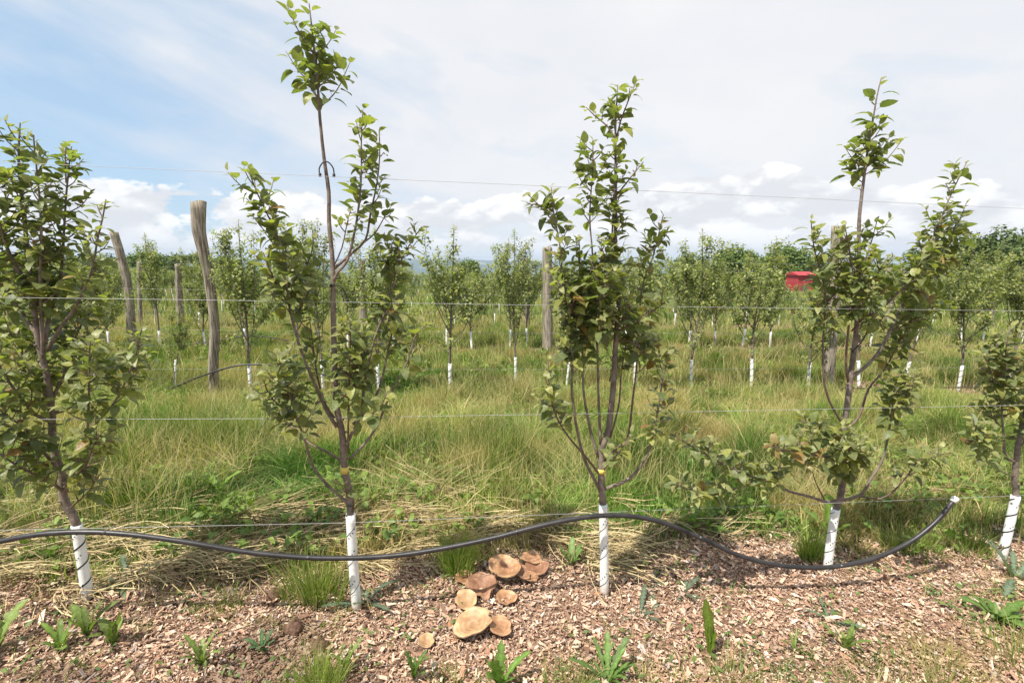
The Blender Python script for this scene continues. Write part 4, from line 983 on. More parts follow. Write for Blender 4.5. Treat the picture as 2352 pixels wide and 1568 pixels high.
def chips():
    n = 122000
    yy = np.sqrt(rng.random(n) * (2.95 ** 2 - 1.25 ** 2) + 1.25 ** 2); xx = (rng.random(n) * 2 - 1) * (1.2 * yy + 0.35)
    keep = yy < mulch_edge(xx) + rng.normal(0.10, 0.13, n); xx, yy = xx[keep], yy[keep]
    # chips on the mulch of the second and third row
    m = 16000; x2 = rng.uniform(-8.5, 9.5, m); y2 = row_y(1, x2) + rng.normal(-0.08, 0.22, m); k2 = mulch_mask(x2, y2) > 0.35; x2, y2 = x2[k2], y2[k2]
    X = np.concatenate([xx, x2]); Y = np.concatenate([yy, y2]); n = len(X); n1 = len(xx)
    Ls = np.exp(rng.normal(math.log(0.0089), 0.62, n)); Ls = np.clip(Ls, 0.005, 0.065); Ls[n1:] *= 1.8
    Wd = np.clip(Ls * (0.14 + 0.48 * rng.random(n)), 0.0022, 0.018); Th = 0.0012 + 0.0022 * rng.random(n)
    a = rng.random(n) * 6.28; pitch = rng.normal(0, 0.26, n); roll = rng.normal(0, 0.3, n)
    f = np.stack([np.cos(a) * np.cos(pitch), np.sin(a) * np.cos(pitch), np.sin(pitch)], -1)
    s0 = np.stack([-np.sin(a), np.cos(a), np.zeros(n)], -1); u0 = np.cross(f, s0)
    s = s0 * np.cos(roll)[:, None] + u0 * np.sin(roll)[:, None]; u = np.cross(f, s)
    Z = gz(X, Y) + 0.003 + 0.016 * rng.random(n) ** 1.5 + np.abs(np.sin(pitch)) * Ls * 0.4
    c = np.stack([X, Y, Z], -1)
    V = np.zeros((n, 8, 3), np.float32); j = 0
    tap = 0.55 + 0.45 * rng.random(n); skew = rng.normal(0, 0.25, n)
    for sz_ in (-1, 1):
        for sy_, sx2 in ((-1, -1), (-1, 1), (1, 1), (1, -1)):
            ww = Wd * 0.5 * np.where(sx2 > 0, tap, 1.0)
            V[:, j] = c + f * (Ls * 0.5 * sx2 + skew * Wd * sy_)[:, None] + s * (ww * sy_)[:, None] + u * (Th * 0.5 * sz_)[:, None]; j += 1
    fs = np.array([(0, 3, 2, 1), (4, 5, 6, 7), (0, 1, 5, 4), (1, 2, 6, 5), (2, 3, 7, 6), (3, 0, 4, 7)])
    b = (np.arange(n) * 8)[:, None, None]; Q = (b + fs[None]).reshape(-1, 4)
    pal = np.array([(0.54, 0.40, 0.30), (0.62, 0.50, 0.38), (0.48, 0.34, 0.25), (0.38, 0.25, 0.18), (0.26, 0.17, 0.12), (0.45, 0.40, 0.37), (0.70, 0.60, 0.48), (0.36, 0.22, 0.15), (0.16, 0.10, 0.07)])
    pr = np.array([.20, .13, .17, .14, .10, .07, .05, .08, .06]); ci = rng.choice(len(pal), n, p=pr / pr.sum())
    C = np.minimum(0.85, pal[ci] * (0.9 + 0.45 * rng.random((n, 1))) * np.array([0.84, 0.79, 0.765]))
    # darker mulch patches in the lower left
    dp = (vnoise(X + 2, Y, 0.35) > 0.60) & (X < -0.25); C[dp] *= 0.55
    me = mesh_np("wood_chips", V.reshape(-1, 3), [Q], np.repeat(C, 8, axis=0), smooth=False)
    tag(obj("wood_chips", me, M_CHIP), "pinkish tan wood chip mulch around the feet of the front trees", "wood chips", None, "stuff")
chips()
def sprouts():
    """short grass coming up through the chips"""
    xs, ys = [], []
    m = 520; x = rng.uniform(-2.6, 3.2, m); y = 1.35 + rng.random(m) * 1.0
    pr = vnoise(x, y, 0.4); keep = (pr > 0.50) & (y < mulch_edge(x)); x, y = x[keep], y[keep]
    # bottom right corner and right margin are grassier
    x2 = rng.uniform(0.9, 1.9, 90); y2 = rng.uniform(1.45, 1.68, 90) + (x2 - 0.9) * 0.12
    x3 = rng.uniform(1.7, 2.6, 60); y3 = rng.uniform(1.7, 2.3, 60)
    x4 = rng.uniform(-0.15, 0.9, 45); y4 = rng.uniform(1.45, 1.62, 45)
    x = np.concatenate([x, x2, x3, x4]); y = np.concatenate([y, y2, y3, y4]); m = len(x)
    k = 12; X = np.repeat(x, k) + rng.normal(0, 0.018, m * k); Y = np.repeat(y, k) + rng.normal(0, 0.018, m * k); n = len(X)
    H = (0.02 + 0.07 * rng.random(n)); me = blades("sprouts", X, Y, H, 0.0022 + 0.0018 * rng.random(n), np.abs(rng.normal(0.7, 0.5, n)), rng.random(n) * 6.28, grass_colours(X, Y, n, 0.2))
    tag(obj("grass_sprouts", me, M_GRASS), "short sparse grass sprouting through the wood chips", "grass", None, "stuff")
sprouts()
def mulch_weeds():
    n = 2600; x = rng.uniform(-2.7, 3.3, n); y = 1.35 + rng.random(n) * 1.1; keep = (y < mulch_edge(x)) & (vnoise(x + 33, y * 1.2, 0.30) > 0.60); x, y = x[keep], y[keep]
    x = np.concatenate([x, rng.uniform(2.0, 2.75, 300)]); y = np.concatenate([y, rng.uniform(1.85, 2.15, 300)]); n = len(x)
    x = x + rng.normal(0, 0.012, n); a_ = rng.random(n) * 6.28; el_ = rng.normal(0.5, 0.4, n)
    f = np.stack([np.cos(a_) * np.cos(el_), np.sin(a_) * np.cos(el_), np.sin(el_)], -1); u = np.stack([rng.normal(0, .3, n), rng.normal(0, .3, n), np.ones(n)], -1)
    C = mixc((0.09, 0.15, 0.05), (0.17, 0.24, 0.06), rng.random(n)); P = np.stack([x, y, gz(x, y) + 0.012 + 0.025 * rng.random(n)], -1)
    L = list(zip(P, f, u, 0.014 + 0.022 * rng.random(n), 0.5 + 0.5 * rng.random(n), C))
    tag(obj("low_weeds", leaf_mesh("low_weeds", L, TPL_LO, None, 19), M_WEED), "tiny creeping weeds scattered through the wood chips", "weeds", None, "stuff")
mulch_weeds()

# ------------------------------------------------------------------ grass tufts that stand out
def tuft(px, n, h, rad, label, dry=0.1, w=0.004, lime=0.7, elong=1.0):
    b = on_ground(*px); x = np.clip(rng.normal(0, rad * elong, n), -1.7 * rad * elong, 1.7 * rad * elong) * 0.8; y = np.clip(rng.normal(0, rad, n), -1.7 * rad, 1.7 * rad) * 0.8; X = b.x + x; Y = b.y + y
    H = h * (0.45 + 0.6 * rng.random(n)); C = mixc(GREEN, LIME, np.clip(lime + rng.normal(0, 0.25, n), 0, 1.15)); d = rng.random(n) < dry; C[d] = mixc(OLIVE, STRAW, rng.random(int(d.sum())))
    az_ = np.arctan2(y, x) + rng.normal(0, 0.5, n)
    me = blades("grass_tuft", X, Y, H, w * (0.6 + 0.6 * rng.random(n)), np.abs(rng.normal(0.25, 0.2, n)) + np.hypot(x, y) / rad * 0.12, az_, C, curve=np.full(n, 1.9))
    me.transform(Matrix.Translation(-b)); o = obj("grass_tuft", me, M_GRASS); o.location = b
    tag(o, label, "grass tuft", "bright grass tufts at the edge of the chips")
tuft((725, 1375), 420, 0.26, 0.06, "bright green grass tuft behind the pipe left of the tallest tree's guard", 0.15, elong=1.5)
tuft((1052, 1320), 330, 0.27, 0.045, "bright green grass tuft beside the mushrooms, behind the pipe", 0.05)
tuft((730, 1590), 420, 0.17, 0.055, "fine yellow-green grass tuft at the bottom edge left of centre", 0.12, w=0.003, lime=1.0)
tuft((1858, 1285), 130, 0.24, 0.035, "upright grass tuft just left of the wide tree's white guard", 0.05, w=0.006)
tuft((2120, 1262), 120, 0.15, 0.04, "small bright tuft behind the rising end of the pipe", 0.1)

tuft((1310, 1590), 160, 0.13, 0.06, "loose grass at the bottom edge left of the wide leafy weed clump", 0.3, w=0.003)
tuft((2170, 1575), 260, 0.12, 0.10, "straggly half-dry grass at the bottom edge, right of the wide tree's guard", 0.55, w=0.003)
tuft((2330, 1520), 260, 0.13, 0.09, "straggly green grass in the bottom right corner", 0.3, w=0.003)
tuft((1680, 1560), 120, 0.12, 0.05, "thin grass at the bottom edge right of the tallest single leaf", 0.35, w=0.003)
tuft((520, 1400), 120, 0.13, 0.06, "sparse grass tuft at the chip edge left of the largest bright tuft", 0.3, w=0.003)
tuft((1040, 1590), 110, 0.10, 0.06, "short grass at the bottom edge under the solitary mushroom", 0.3, w=0.003)
tuft((2060, 1262), 160, 0.16, 0.06, "green grass tuft between the wide tree's guard and the rising pipe end", 0.15)
tuft((2230, 1270), 160, 0.16, 0.06, "green grass tuft behind the pipe's white end cap", 0.2)
# ------------------------------------------------------------------ weeds
def lobed_leaf(mb, base, d, up, ln, w, col, droop=0.9, lobes=5, deep=0.35, seed=0):
    """one long dandelion or thistle leaf with a toothed edge"""
    r = np.random.default_rng(seed); d = unit(d); s = unit(np.cross(up, d)); u = np.cross(d, s)
    n = lobes * 4 + 1; V = []; F = []
    for i in range(n + 1):
        t = i / n; a = droop * t
        c = np.array(base) + d * ln * (math.sin(a) / a if a > 1e-3 else 1) * t + u * (-ln) * (1 - math.cos(a)) / max(a, 1e-3) * t * 0.9
        env = (math.sin(math.pi * (0.05 + 0.95 * t ** 1.75)) ** 0.75) if t < 1 else 0.0
        tooth = 1 - deep * (0.5 + 0.5 * math.cos(2 * math.pi * t * lobes + 0.4))
        ww = w * env * tooth + 0.0014
        wave = 0.12 * w * math.sin(t * 19 + seed)
        V += [c - s * ww + u * (0.25 * ww + wave), c, c + s * ww + u * (0.25 * ww - wave)]
    for i in range(n):
        a = 3 * i
        F += [[a, a + 3, a + 4, a + 1], [a + 1, a + 4, a + 5, a + 2]]
    C = np.tile(np.array(col), (len(V), 1)); C[1::3] = C[1::3] * 1.35 + 0.03
    mb.v.append(np.array(V)); mb.f4.append(np.array(F) + mb.n); mb.c.append(C); mb.n += len(V)
def weed(kind, px, hpx, label, n=6, seed=0, flat=0.35, col=None, w=0.16, lobes=5, deep=0.3, droop=0.8, group=None, cat="weed"):
    b = on_ground(*px); r = np.random.default_rng(seed + 900); z = (b - CAM).length
    ln = hpx / FPX * z * (0.74 if kind == 'dandelion_plant' else 0.85); w = w * 0.72; deep = min(0.6, deep * 1.5); flat = flat * 0.55 if kind != 'thistle' else flat; n = n + 3
    mb = MB()
    col = np.array(col if col is not None else (0.15, 0.21, 0.045)) * 0.82
    for k in range(n):
        a = k * 2 * math.pi / n + r.random() * 0.9; f = flat * (0.5 + r.random())
        d = np.array([math.cos(a) * f + 0.18 * (r.random() - .5), math.sin(a) * f, 1.0 - 0.3 * f]) ; l2 = ln * (0.45 + 0.65 * r.random())
        upv = np.array([-math.cos(a), -math.sin(a), 0.4 + f]) 
        lobed_leaf(mb, (0, 0, -0.005), d, upv, l2 * (0.55 if k % 3 == 2 else 1.0), l2 * w * (0.6 + 0.6 * r.random()), col * (0.75 + 0.5 * r.random()), droop * (0.3 + 1.5 * r.random()), lobes, deep, seed * 7 + k)
    me = mb.mesh("weed"); o = obj(kind, me, M_WEED); o.location = b
    tag(o, label, cat, group)
DG = "broad-leaved weeds in the wood chips"
weed("dandelion_plant", (203, 1462), 92, "bright upright dandelion plant at the foot of the leftmost guard", 7, 1, 0.28, group=DG, cat="dandelion", deep=0.2)
weed("dandelion_plant", (140, 1492), 85, "dandelion plant with red stems at the lower left, one leaf bent left", 6, 2, 0.45, group=DG, cat="dandelion", col=(0.13, 0.21, 0.03))
weed("dandelion_plant", (262, 1482), 84, "small dandelion plant with rounded leaves right of the leftmost guard", 6, 3, 0.25, group=DG, cat="dandelion", deep=0.2, w=0.19)
weed("dandelion_plant", (465, 1528), 110, "thin forked dandelion plant between the leftmost guard and the bottom grass tuft", 8, 4, 0.35, group=DG, cat="dandelion", w=0.12, deep=0.45)
weed("dandelion_plant", (-5, 1500), 95, "dandelion leaf cut off by the left edge of the picture", 5, 5, 0.3, group=DG, cat="dandelion", w=0.2)
weed("dandelion_plant", (795, 1545), 90, "narrow dandelion plant right of the bottom grass tuft", 5, 6, 0.2, group=DG, cat="dandelion", w=0.11, deep=0.5)
weed("dandelion_plant", (952, 1560), 125, "tall pale green lobed weed left of the mushrooms at the bottom edge", 6, 7, 0.25, group=DG, cat="dandelion", w=0.14, deep=0.5, col=(0.12, 0.19, 0.045))
weed("dandelion_plant", (1150, 1585), 130, "big toothed dandelion plant just below the largest mushroom", 7, 8, 0.22, group=DG, cat="dandelion", w=0.17, deep=0.35, col=(0.13, 0.24, 0.03))
weed("dandelion_plant", (1395, 1570), 120, "wide leafy weed clump at the bottom, below the centre-right guard", 14, 9, 0.9, group=DG, cat="dandelion", w=0.12, deep=0.35, col=(0.11, 0.20, 0.035))
weed("dandelion_plant", (1628, 1505), 185, "tallest single yellow-green leaf standing in the chips right of centre", 2, 10, 0.03, group=DG, cat="dandelion", w=0.13, deep=0.12, droop=0.15, lobes=7, col=(0.19, 0.28, 0.03))
weed("dandelion_plant", (1940, 1495), 85, "dandelion plant leaning right, below the wide tree's guard", 7, 11, 0.4, group=DG, cat="dandelion", w=0.13, deep=0.25)
weed("dandelion_plant", (1825, 1500), 70, "small reddish stemmed weed between two taller dandelion plants", 6, 12, 0.35, group=DG, cat="dandelion", w=0.09, deep=0.4)
TH = (0.115, 0.165, 0.10)
TG = "grey-green thistles"
weed("thistle", (1490, 1350), 85, "spiny grey-green thistle right of the centre-right guard", 7, 21, 1.2, TH, 0.15, 8, 0.5, 0.7, TG, "thistle")
weed("thistle", (1568, 1362), 75, "spiny thistle with leaves spread flat, nearest the tall yellow-green leaf", 6, 22, 1.4, TH, 0.14, 8, 0.5, 0.7, TG, "thistle")
weed("thistle", (1470, 1412), 75, "lowest spiny thistle below the other two right of the guard", 6, 23, 1.3, TH, 0.16, 8, 0.5, 0.8, TG, "thistle")
weed("thistle", (838, 1385), 95, "dense spiny thistle wrapped round the foot of the tallest tree's guard", 10, 24, 1.0, TH, 0.16, 8, 0.5, 0.8, TG, "thistle")
weed("thistle", (295, 1345), 80, "faint feathery thistle right of the leftmost guard", 8, 25, 0.9, (0.12, 0.17, 0.09), 0.10, 9, 0.6, 0.6, TG, "thistle")
weed("thistle", (2330, 1330), 95, "thistle growing right of the rightmost guard", 9, 26, 0.8, TH, 0.12, 8, 0.5, 0.6, TG, "thistle")
weed("thistle", (1905, 1425), 60, "small thistle in the chips below the wide tree's guard foot", 5, 27, 1.1, TH, 0.14, 8, 0.45, 0.6, TG, "thistle")
weed("broadleaf_weed", (1905, 1240), 95, "broad green weed leaf against the wide tree's guard, behind the pipe", 4, 31, 0.3, (0.14, 0.23, 0.03), 0.2, 5, 0.12, 0.6, None, "weed")
weed("broadleaf_weed", (1310, 1300), 70, "leafy weed in the grass edge between the mushrooms and the guard", 8, 32, 0.6, (0.12, 0.2, 0.04), 0.16, 4, 0.2, 0.7, None, "weed")
weed("broadleaf_weed", (2290, 1425), 60, "low leafy weed clump at the right edge", 16, 33, 1.1, (0.11, 0.2, 0.03), 0.22, 4, 0.25, 0.8, None, "weed")
weed("broadleaf_weed", (600, 1490), 45, "small blue-green weed left of the bottom grass tuft", 7, 34, 1.0, (0.08, 0.16, 0.06), 0.2, 4, 0.3, 0.8, None, "weed")
weed("broadleaf_weed", (498, 1140), 75, "bright yellow-green weed standing in the grass behind the left pipe", 9, 35, 0.5, (0.15, 0.25, 0.03), 0.18, 4, 0.25, 0.8, None, "weed")

# ------------------------------------------------------------------ mushrooms
def cap_mat(name, a, b, c):
    m, t, o = mat(name); p = t.new('ShaderNodeBsdfPrincipled'); g = t.new('ShaderNodeTexCoord')
    n = t.noise(g.outputs['Object'], 22, 5, 0.6, 0.4); n2 = t.noise(g.outputs['Object'], 120, 3, 0.6)
    at = t.new('ShaderNodeVertexColor', layer_name='col'); c1_ = t.mix(1.0, t.mix(t.sm(n, 0.38, 0.60), b, a), at.outputs[0], 'MULTIPLY'); c1_ = t.mix(t.sm(n2, 0.66, 0.74, 0, 0.8), c1_, c)
    wv = t.new('ShaderNodeTexWave', wave_type='RINGS', rings_direction='Z'); t.l.new(g.outputs['Object'], wv.inputs[0]); wv.inputs['Scale'].default_value = 16; wv.inputs['Distortion'].default_value = 7; wv.inputs['Detail'].default_value = 3
    c1_ = t.mix(t.m('MULTIPLY', wv.outputs['Fac'], 0.35), c1_, c)
    t.l.new(c1_, p.inputs['Base Color']); p.inputs['Roughness'].default_value = 0.55; p.inputs['Specular IOR Level'].default_value = 0.35
    bb = t.new('ShaderNodeBump'); bb.inputs['Strength'].default_value = 0.25; bb.inputs['Distance'].default_value = 0.006
    t.l.new(n, bb.inputs['Height']); t.l.new(bb.outputs[0], p.inputs['Normal']); t.l.new(p.outputs[0], o.inputs[0]); return m
MC = {'tan': cap_mat("cap_tan", (0.45, 0.29, 0.16), (0.31, 0.175, 0.09), (0.20, 0.10, 0.05)),
      'pale': cap_mat("cap_pale", (0.50, 0.37, 0.21), (0.36, 0.23, 0.12), (0.22, 0.12, 0.06)),
      'brown': cap_mat("cap_brown", (0.34, 0.205, 0.125), (0.23, 0.12, 0.07), (0.15, 0.07, 0.035)),
      'orange': cap_mat("cap_orange", (0.41, 0.26, 0.145), (0.31, 0.17, 0.09), (0.18, 0.09, 0.04))}
M_GILL = simple("gills", (0.20, 0.12, 0.08), 0.8, 0.1, var=0.3, vs=60); M_STEM = simple("mushroom_stem", (0.45, 0.36, 0.24), 0.75, 0.2, var=0.2, vs=60)
def mushroom(px, wpx, kind, label, dep=0.25, tilt=(0, 0), h=0.035, aspect=1.0, rot=0.0, lip=0.0, seed=0, wav=0.06):
    """shallow cup-shaped cap with a wavy rolled rim, gills below and a short stem"""
    r = np.random.default_rng(seed + 300); h = h * 1.1; b = on_ground(px[0], px[1] + 14); z = (b - CAM).length; Rr = wpx / FPX * z * 0.5 * 0.95
    root = empty("mushroom", b); tag(root, label, "mushroom", "cluster of brown mushrooms on the chips")
    wav = wav * 1.5; seg = 44; rings = [0.0, 0.18, 0.36, 0.54, 0.72, 0.86, 0.95, 1.0, 0.985]
    ph = r.random(5) * 6.28; notch = 0.0 if seed in (3, 9) else 0.10 + 0.12 * r.random(); na = r.random() * 6.28
    def rim(a): return 1 + wav * math.sin(2 * a + ph[0]) + wav * 0.7 * math.sin(3 * a + ph[1]) + wav * 0.35 * math.sin(7 * a + ph[2]) + 0.012 * math.sin(23 * a + ph[3]) - (notch * math.exp(-((((a - na + math.pi) % (2 * math.pi)) - math.pi) / 0.22) ** 2))
    Mx = Matrix.Rotation(tilt[0], 4, 'X') @ Matrix.Rotation(tilt[1], 4, 'Y')
    def build(under):
        V = []; F = []; CC = []
        for ri, q in enumerate(rings):
            for s in range(seg):
                a = s * 2 * math.pi / seg; rad = Rr * q * (1 + (rim(a) - 1) * q)
                x = math.cos(a) * rad; y = math.sin(a) * rad * aspect
                zz = Rr * (-dep * 1.5 * (1 - q ** 2) * 0.85 + 0.12 * q - 0.16 * max(0, q - 0.8) * 2 + 0.12 * wav * 6 * q * q * math.sin(2 * a + ph[3]) + 0.025 * q * math.sin(6 * a + ph[4]))
                if lip and abs(((a + math.pi * 0.42 + math.pi) % (2 * math.pi)) - math.pi) < 0.42:
                    kf = math.cos(((a + math.pi * 0.42 + math.pi) % (2 * math.pi) - math.pi) / 0.42 * math.pi / 2); x *= 1 + lip * kf * q; y *= 1 + lip * kf * q; zz -= Rr * 0.3 * kf * q * q
                if ri == len(rings) - 1: zz -= 0.05 * Rr
                if under: zz -= Rr * (0.05 + 0.22 * (1 - q))
                cs, sn = math.cos(rot), math.sin(rot)
                v = Mx @ Vector((x * cs - y * sn, x * sn + y * cs, zz)); V.append((v.x, v.y, v.z + h)); kk = (0.62 + 0.5 * q) * (1 + 0.14 * math.sin(5 * a + ph[1] + 3 * q) * q) * (0.78 if ri >= len(rings) - 2 else 1.0); CC.append((kk * 1.05, kk * (0.9 + 0.12 * q), kk * (0.85 + 0.17 * q)))
        for ri in range(len(rings) - 1):
            for s in range(seg):
                q4 = [ri * seg + s, ri * seg + (s + 1) % seg, (ri + 1) * seg + (s + 1) % seg, (ri + 1) * seg + s]
                F.append(q4 if not under else q4[::-1])
        m = MB(); m.add(V, [f[::-1] for f in F], None, CC); return m
    obj("cap", build(False).mesh("cap"), MC[kind], root)
    obj("gills", build(True).mesh("gills", col=False), M_GILL, root)
    m = MB(); tp = Mx @ Vector((0, 0, -(1.28 * dep + 0.12) * Rr)); m.tube(spline([(0.006, 0.01, -0.05), (0.003, 0.004, min(h * 0.3, tp.z + h - 0.012)), (tp.x, tp.y, tp.z + h)], step=0.006), 0.16 * Rr + 0.003, 12, jitter=0.08)
    obj("stem", m.mesh("stem", col=False), M_STEM, root)
    return root
mushroom((1078, 1300), 30, 'tan', "small mushroom half hidden in the grass tuft, farthest left at the back", 0.1, (0.3, -0.3), 0.05, 0.8, seed=1, wav=0.12)
mushroom((1067, 1327), 42, 'orange', "orange mushroom cut by grass below the tuft, left of the folded brown one", 0.15, (0.15, 0.1), 0.035, 0.85, seed=2, wav=0.08)
mushroom((1104, 1350), 62, 'brown', "brown mushroom with a folded lip pointing to the camera, centre of the cluster", 0.3, (0.30, 0.0), 0.05, 0.95, 0.2, lip=0.38, seed=3)
mushroom((1160, 1320), 72, 'tan', "large tan cup mushroom at the back centre, notched on its far rim", 0.28, (0.14, 0.0), 0.075, 0.88, 0.0, seed=4, wav=0.05)
mushroom((1200, 1322), 42, 'brown', "brown mushroom tucked behind the right rim of the large tan cup", 0.15, (0.1, 0.35), 0.05, 0.9, seed=5)
mushroom((1219, 1326), 34, 'orange', "narrow orange mushroom between the tan cup and the two at the far right", 0.12, (0.1, 0.3), 0.035, 0.9, seed=6)
mushroom((1219, 1286), 52, 'orange', "farthest mushroom at the back right of the cluster, pinkish", 0.1, (-0.05, 0.1), 0.045, 0.8, 0.1, seed=7)
mushroom((1233, 1306), 58, 'brown', "brown mushroom with a white scar, rightmost of the cluster", 0.2, (0.1, -0.12), 0.04, 0.8, 0.5, seed=8)
mushroom((1164, 1371), 42, 'tan', "small round tan mushroom standing alone right of the folded brown one", 0.4, (0.12, 0.05), 0.03, 1.0, seed=9, wav=0.05)
mushroom((1071, 1384), 47, 'pale', "pale cup mushroom with a crumbling white edge, left middle of the cluster", 0.35, (0.22, -0.05), 0.045, 1.05, seed=10, wav=0.05)
mushroom((1087, 1440), 80, 'pale', "largest pale yellow mushroom, oval, at the front of the cluster", 0.16, (0.14, -0.12), 0.05, 0.85, 0.35, seed=11, wav=0.04)
mushroom((1149, 1440), 50, 'orange', "orange-brown mushroom tucked behind the right side of the largest one", 0.2, (0.05, 0.1), 0.035, 1.0, -0.3, seed=12, wav=0.05)
mushroom((1046, 1428), 34, 'tan', "little mushroom behind the left rim of the largest one", 0.15, (0, -0.1), 0.02, 0.9, seed=13)
mushroom((1046, 1456), 22, 'orange', "tiny mushroom low at the left side of the largest one", 0.1, (0.1, 0), 0.012, 0.8, seed=14)
mushroom((980, 1472), 35, 'pale', "solitary pale mushroom beside the tall lobed weed, apart from the cluster", 0.3, (0.1, 0.15), 0.03, 0.95, seed=15, wav=0.04)

# ------------------------------------------------------------------ dirt clods
def clod(px, wpx, label, seed):
    b = on_ground(*px); z = (b - CAM).length; s = wpx / FPX * z * 0.5; r = np.random.default_rng(seed)
    V = []; F = []; n1, n2 = 10, 16; ph = r.random(4) * 6
    for i in range(n1 + 1):
        th = math.pi * i / n1
        for j in range(n2):
            a = 2 * math.pi * j / n2; k = s * (1 + 0.16 * math.sin(3 * a + ph[0]) * math.sin(th * 2) + 0.1 * math.sin(5 * a + ph[1] + th * 4) + 0.07 * (r.random() - 0.5))
            V.append((k * math.sin(th) * math.cos(a), k * math.sin(th) * math.sin(a), k * 0.75 * math.cos(th) + s * 0.35))
    for i in range(n1):
        for j in range(n2): F.append([i * n2 + j, (i + 1) * n2 + j, (i + 1) * n2 + (j + 1) % n2, i * n2 + (j + 1) % n2])
    m = MB(); m.add(V, F); o = obj("dirt_clod", m.mesh("dirt_clod", col=False), M_CLOD); o.location = b; tag(o, label, "clod", "dark dirt clods in the chips")
M_CLOD = simple("dirt", (0.14, 0.085, 0.06), 0.95, 0.1, var=0.45, vs=45, bump=0.9, bs=110)
clod((676, 1448), 34, "dark dirt clod left of the bottom grass tuft's upper side", 1)
clod((734, 1492), 34, "dark dirt clod just above the bottom grass tuft", 2)
clod((632, 1372), 30, "dark dirt clod at the edge of the grass behind the pipe", 3)

# ------------------------------------------------------------------ hedgerow trees and red shed behind the orchard
def hedge_proto(seed, H=6.5, Wd=3.2, col=(0.13, 0.17, 0.05)):
    r = np.random.default_rng(seed); L = []; m = MB(); col = np.array(col)
    m.tube([(0, 0, 0), (0.05, 0, H * 0.3), (0.1, 0.05, H * 0.7)], [0.22, 0.16, 0.05], 8)
    lobes = []
    for k in range(22):
        a = r.random() * 6.28; q = math.sqrt(r.random()) * Wd * 0.40; zz = H * (0.16 + 0.62 * r.random() ** 0.8); lobes.append((np.array([math.cos(a) * q, math.sin(a) * q, zz]), (0.13 + 0.12 * r.random()) * Wd * (1.1 - 0.4 * zz / H)))
        c = lobes[-1][0]; m.tube([(0.05, 0, zz * 0.45), tuple(c * 0.55 + np.array([0, 0, zz * 0.25])), tuple(c)], [0.09, 0.05, 0.02], 5)
    lobes.append((np.array([0, 0, H * 0.82]), Wd * 0.24))
    for c, rad in lobes:
        for j in range(260):
            d = unit(r.standard_normal(3)); q = rad * (0.4 + 0.75 * r.random()); p = c + d * q * np.array([1.0, 1.0, 0.8])
            s_ = 0.16 + 0.12 * r.random(); cc = col * (0.7 + 0.7 * r.random())
            L.append((p, unit(r.standard_normal(3) + d * 0.4), unit(d + np.array([0, 0, 0.7]) + r.standard_normal(3) * 0.5), s_ * 1.5, 1.4, cc))
    fm = leaf_mesh("crown", L, [leaf_template(0.6, 0.3, 0.1, rows=(0, 0.5, 1.0), petiole=0.05)], None, seed); fm.materials.append(M_FARLEAF)
    tm = m.mesh("hedge_trunk", col=False); tm.materials.append(M_BARK); return tm, fm
HP = [hedge_proto(201, 6.5, 5.2), hedge_proto(202, 6.5, 6.0, (0.12, 0.175, 0.045)), hedge_proto(203, 6.5, 5.5, (0.10, 0.135, 0.045)), hedge_proto(204, 6.5, 5.0, (0.14, 0.18, 0.055))]
def far_tree(px, top, dist, k, wsc, label, group):
    r_ = ray(px, 600); x = r_.x / r_.y * dist; z0 = gzf(x, dist); rt = ray(px, top); zt = CAM_H + rt.z / rt.y * dist; H = max(2.0, zt - z0)
    tm, fm = HP[k]; e = empty("hedgerow_tree", (x, dist, z0 - 0.1)); s = H / 6.3; e.scale = (s * wsc, s * wsc, s); e.rotation_euler = (0, 0, px * 0.7)
    tag(e, label, "tree", group); obj("trunk", tm, None, e); obj("crown", fm, None, e)
GL = "trees of the low hedgerow on the left"; GM = "round trees behind the orchard right of centre"; GR = "tall dark trees at the right edge"
far_tree(60, 575, 85, 1, 1.3, "hedgerow tree behind the top of the bushy left tree", GL)
far_tree(160, 580, 88, 0, 1.3, "low tree left of the leaning split post", GL)
far_tree(250, 582, 86, 2, 1.3, "darker hedgerow tree right behind the leaning split post", GL)
far_tree(330, 574, 84, 1, 1.4, "rounded hedgerow tree between the leaning post and the small distant post", GL)
far_tree(400, 580, 90, 0, 1.4, "hedgerow tree above the small distant post", GL)
far_tree(455, 576, 84, 3, 1.3, "hedgerow tree directly behind the crooked post", GL)
far_tree(515, 588, 92, 1, 1.3, "lowest hedgerow tree right of the crooked post", GL)
far_tree(1075, 592, 80, 1, 1.0, "small round tree behind the second-row tree in the central gap", GL)
far_tree(1590, 578, 82, 0, 1.1, "greyish round tree left of the red shed, first of the row", GM)
far_tree(1690, 562, 84, 1, 1.15, "round green tree left of the red shed", GM)
far_tree(1745, 585, 90, 3, 1.0, "small tree between the two round trees by the red shed", GM)
far_tree(1800, 558, 86, 1, 1.1, "round green tree right above the red shed's left end", GM)
far_tree(1870, 580, 88, 0, 1.1, "tree behind the red shed and the wide tree's left shoots", GM)
far_tree(2040, 600, 80, 2, 1.0, "low tree showing through the middle of the wide tree", GM)
far_tree(2150, 560, 62, 2, 1.1, "dark tree behind the leaning limb of the wide tree", GR)
far_tree(2215, 535, 60, 2, 1.0, "dark tall tree just right of the wide tree", GR)
far_tree(2290, 520, 58, 2, 1.0, "tallest dark tree above the right edge tree", GR)
far_tree(2370, 522, 57, 2, 1.0, "dark tree cut by the right edge of the picture", GR)

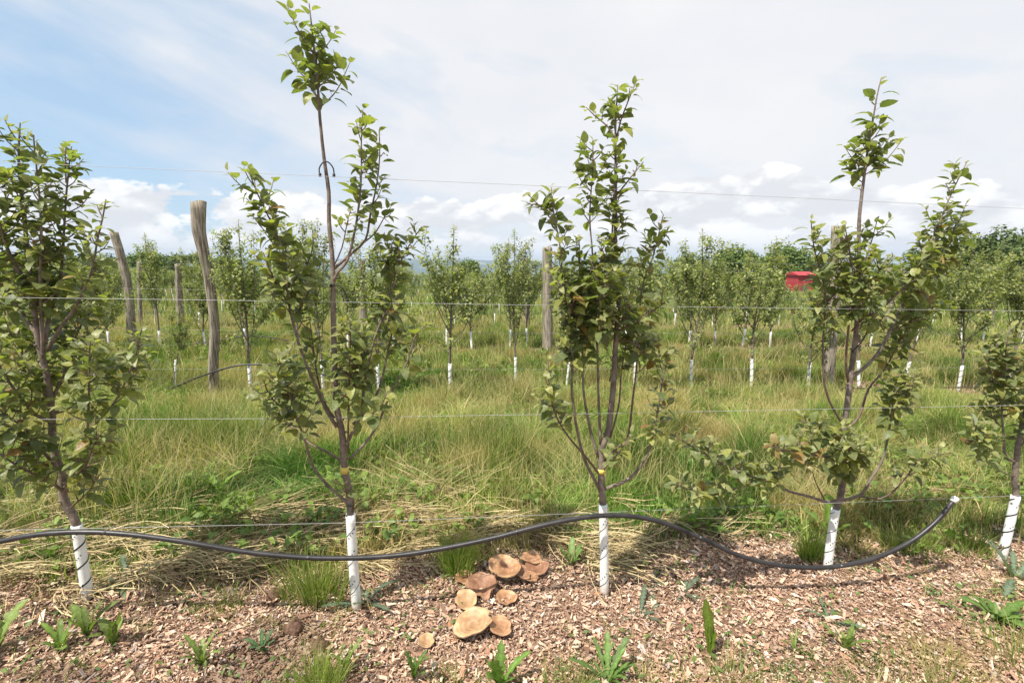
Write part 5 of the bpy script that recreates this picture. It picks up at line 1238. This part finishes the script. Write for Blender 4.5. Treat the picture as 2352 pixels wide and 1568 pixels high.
def shed():
    dist = 64; xa = ray(1838, 600); xb = ray(1874, 600); x0 = xa.x / xa.y * dist; x1 = xb.x / xb.y * dist
    zt = CAM_H + ray(1806, 619).z / ray(1806, 619).y * dist; zg = gzf((x0 + x1) / 2, dist)
    zt -= 0.4; e = empty("red_shed", (x0, dist, zg)); tag(e, "low red metal shed behind the orchard, left of the wide tree", "shed")
    Wd = x1 - x0; H = zt - zg; red = simple("red_metal", (0.36, 0.035, 0.045), 0.6, 0.4, var=0.1, vs=3)
    m = MB(); m.box((0, 0, 0), (Wd, 3, H - 0.35))
    for k in range(int(Wd / 0.5) - 1): m.box((0.2 + k * 0.5, -0.03, 0.05), (0.26 + k * 0.5, -0.002, H - 0.45))
    obj("wall", m.mesh("wall", col=False, smooth=False), red, e)
    m = MB(); m.add([(-0.2, -0.3, H - 0.35), (Wd + 0.2, -0.3, H - 0.35), (Wd + 0.2, 1.5, H + 0.1), (-0.2, 1.5, H + 0.1), (-0.2, 3.3, H - 0.35), (Wd + 0.2, 3.3, H - 0.35)], [(0, 1, 2, 3), (3, 2, 5, 4)], [(0, 3, 4), (1, 5, 2)])
    obj("roof", m.mesh("roof", col=False, smooth=False), red, e)
    m = MB(); m.box((0.5, -0.06, 0), (1.4, -0.035, 0.9)); obj("door", m.mesh("door", col=False, smooth=False), simple("dark_door", (0.12, 0.10, 0.09), 0.6), e)
shed()

# ------------------------------------------------------------------ air haze
def haze():
    m = MB(); m.box((-9500, -90, -220), (9500, 7600, 75)); me = m.mesh("haze", col=False, smooth=False)
    mt = bpy.data.materials.new("haze_air"); mt.use_nodes = True; nt = mt.node_tree; nt.nodes.clear()
    o = nt.nodes.new('ShaderNodeOutputMaterial'); v = nt.nodes.new('ShaderNodeVolumePrincipled')
    v.inputs['Color'].default_value = (0.62, 0.76, 0.95, 1); v.inputs['Density'].default_value = 0.00017; v.inputs['Anisotropy'].default_value = 0.0
    nt.links.new(v.outputs[0], o.inputs['Volume']); me.materials.append(mt)
    tag(obj("haze", me), kind="stuff")
haze()

def straw_heap():
    """a few long dry stalks leaning together behind the pipe"""
    b = on_ground(1000, 1140); m = MB(); r = np.random.default_rng(4)
    for k in range(70):
        a = r.normal(0, 0.5) + (math.pi if r.random() < 0.5 else 0); L_ = 0.25 + 0.35 * r.random(); p0 = np.array([r.normal(0, 0.14), r.normal(0, 0.07), 0.0]); up = 0.15 + 0.75 * r.random() ** 2
        d = unit([math.cos(a), 0.4 * math.sin(a), up]); p1 = p0 + d * L_ * 0.5; p2 = p0 + d * L_ * 0.9 - np.array([0, 0, 0.12 * L_])
        c = np.array((0.56, 0.46, 0.25)) * (0.7 + 0.5 * r.random()); m.tube(spline([p0, p1, p2], step=0.05), 0.0013, 4, c=c)
    o = obj("straw_heap", m.mesh("straw_heap"), M_STRAW); o.location = b; tag(o, "tent of long dry stalks in the grass right of the tallest tree's trunk", "straw heap", None, "stuff")
straw_heap()
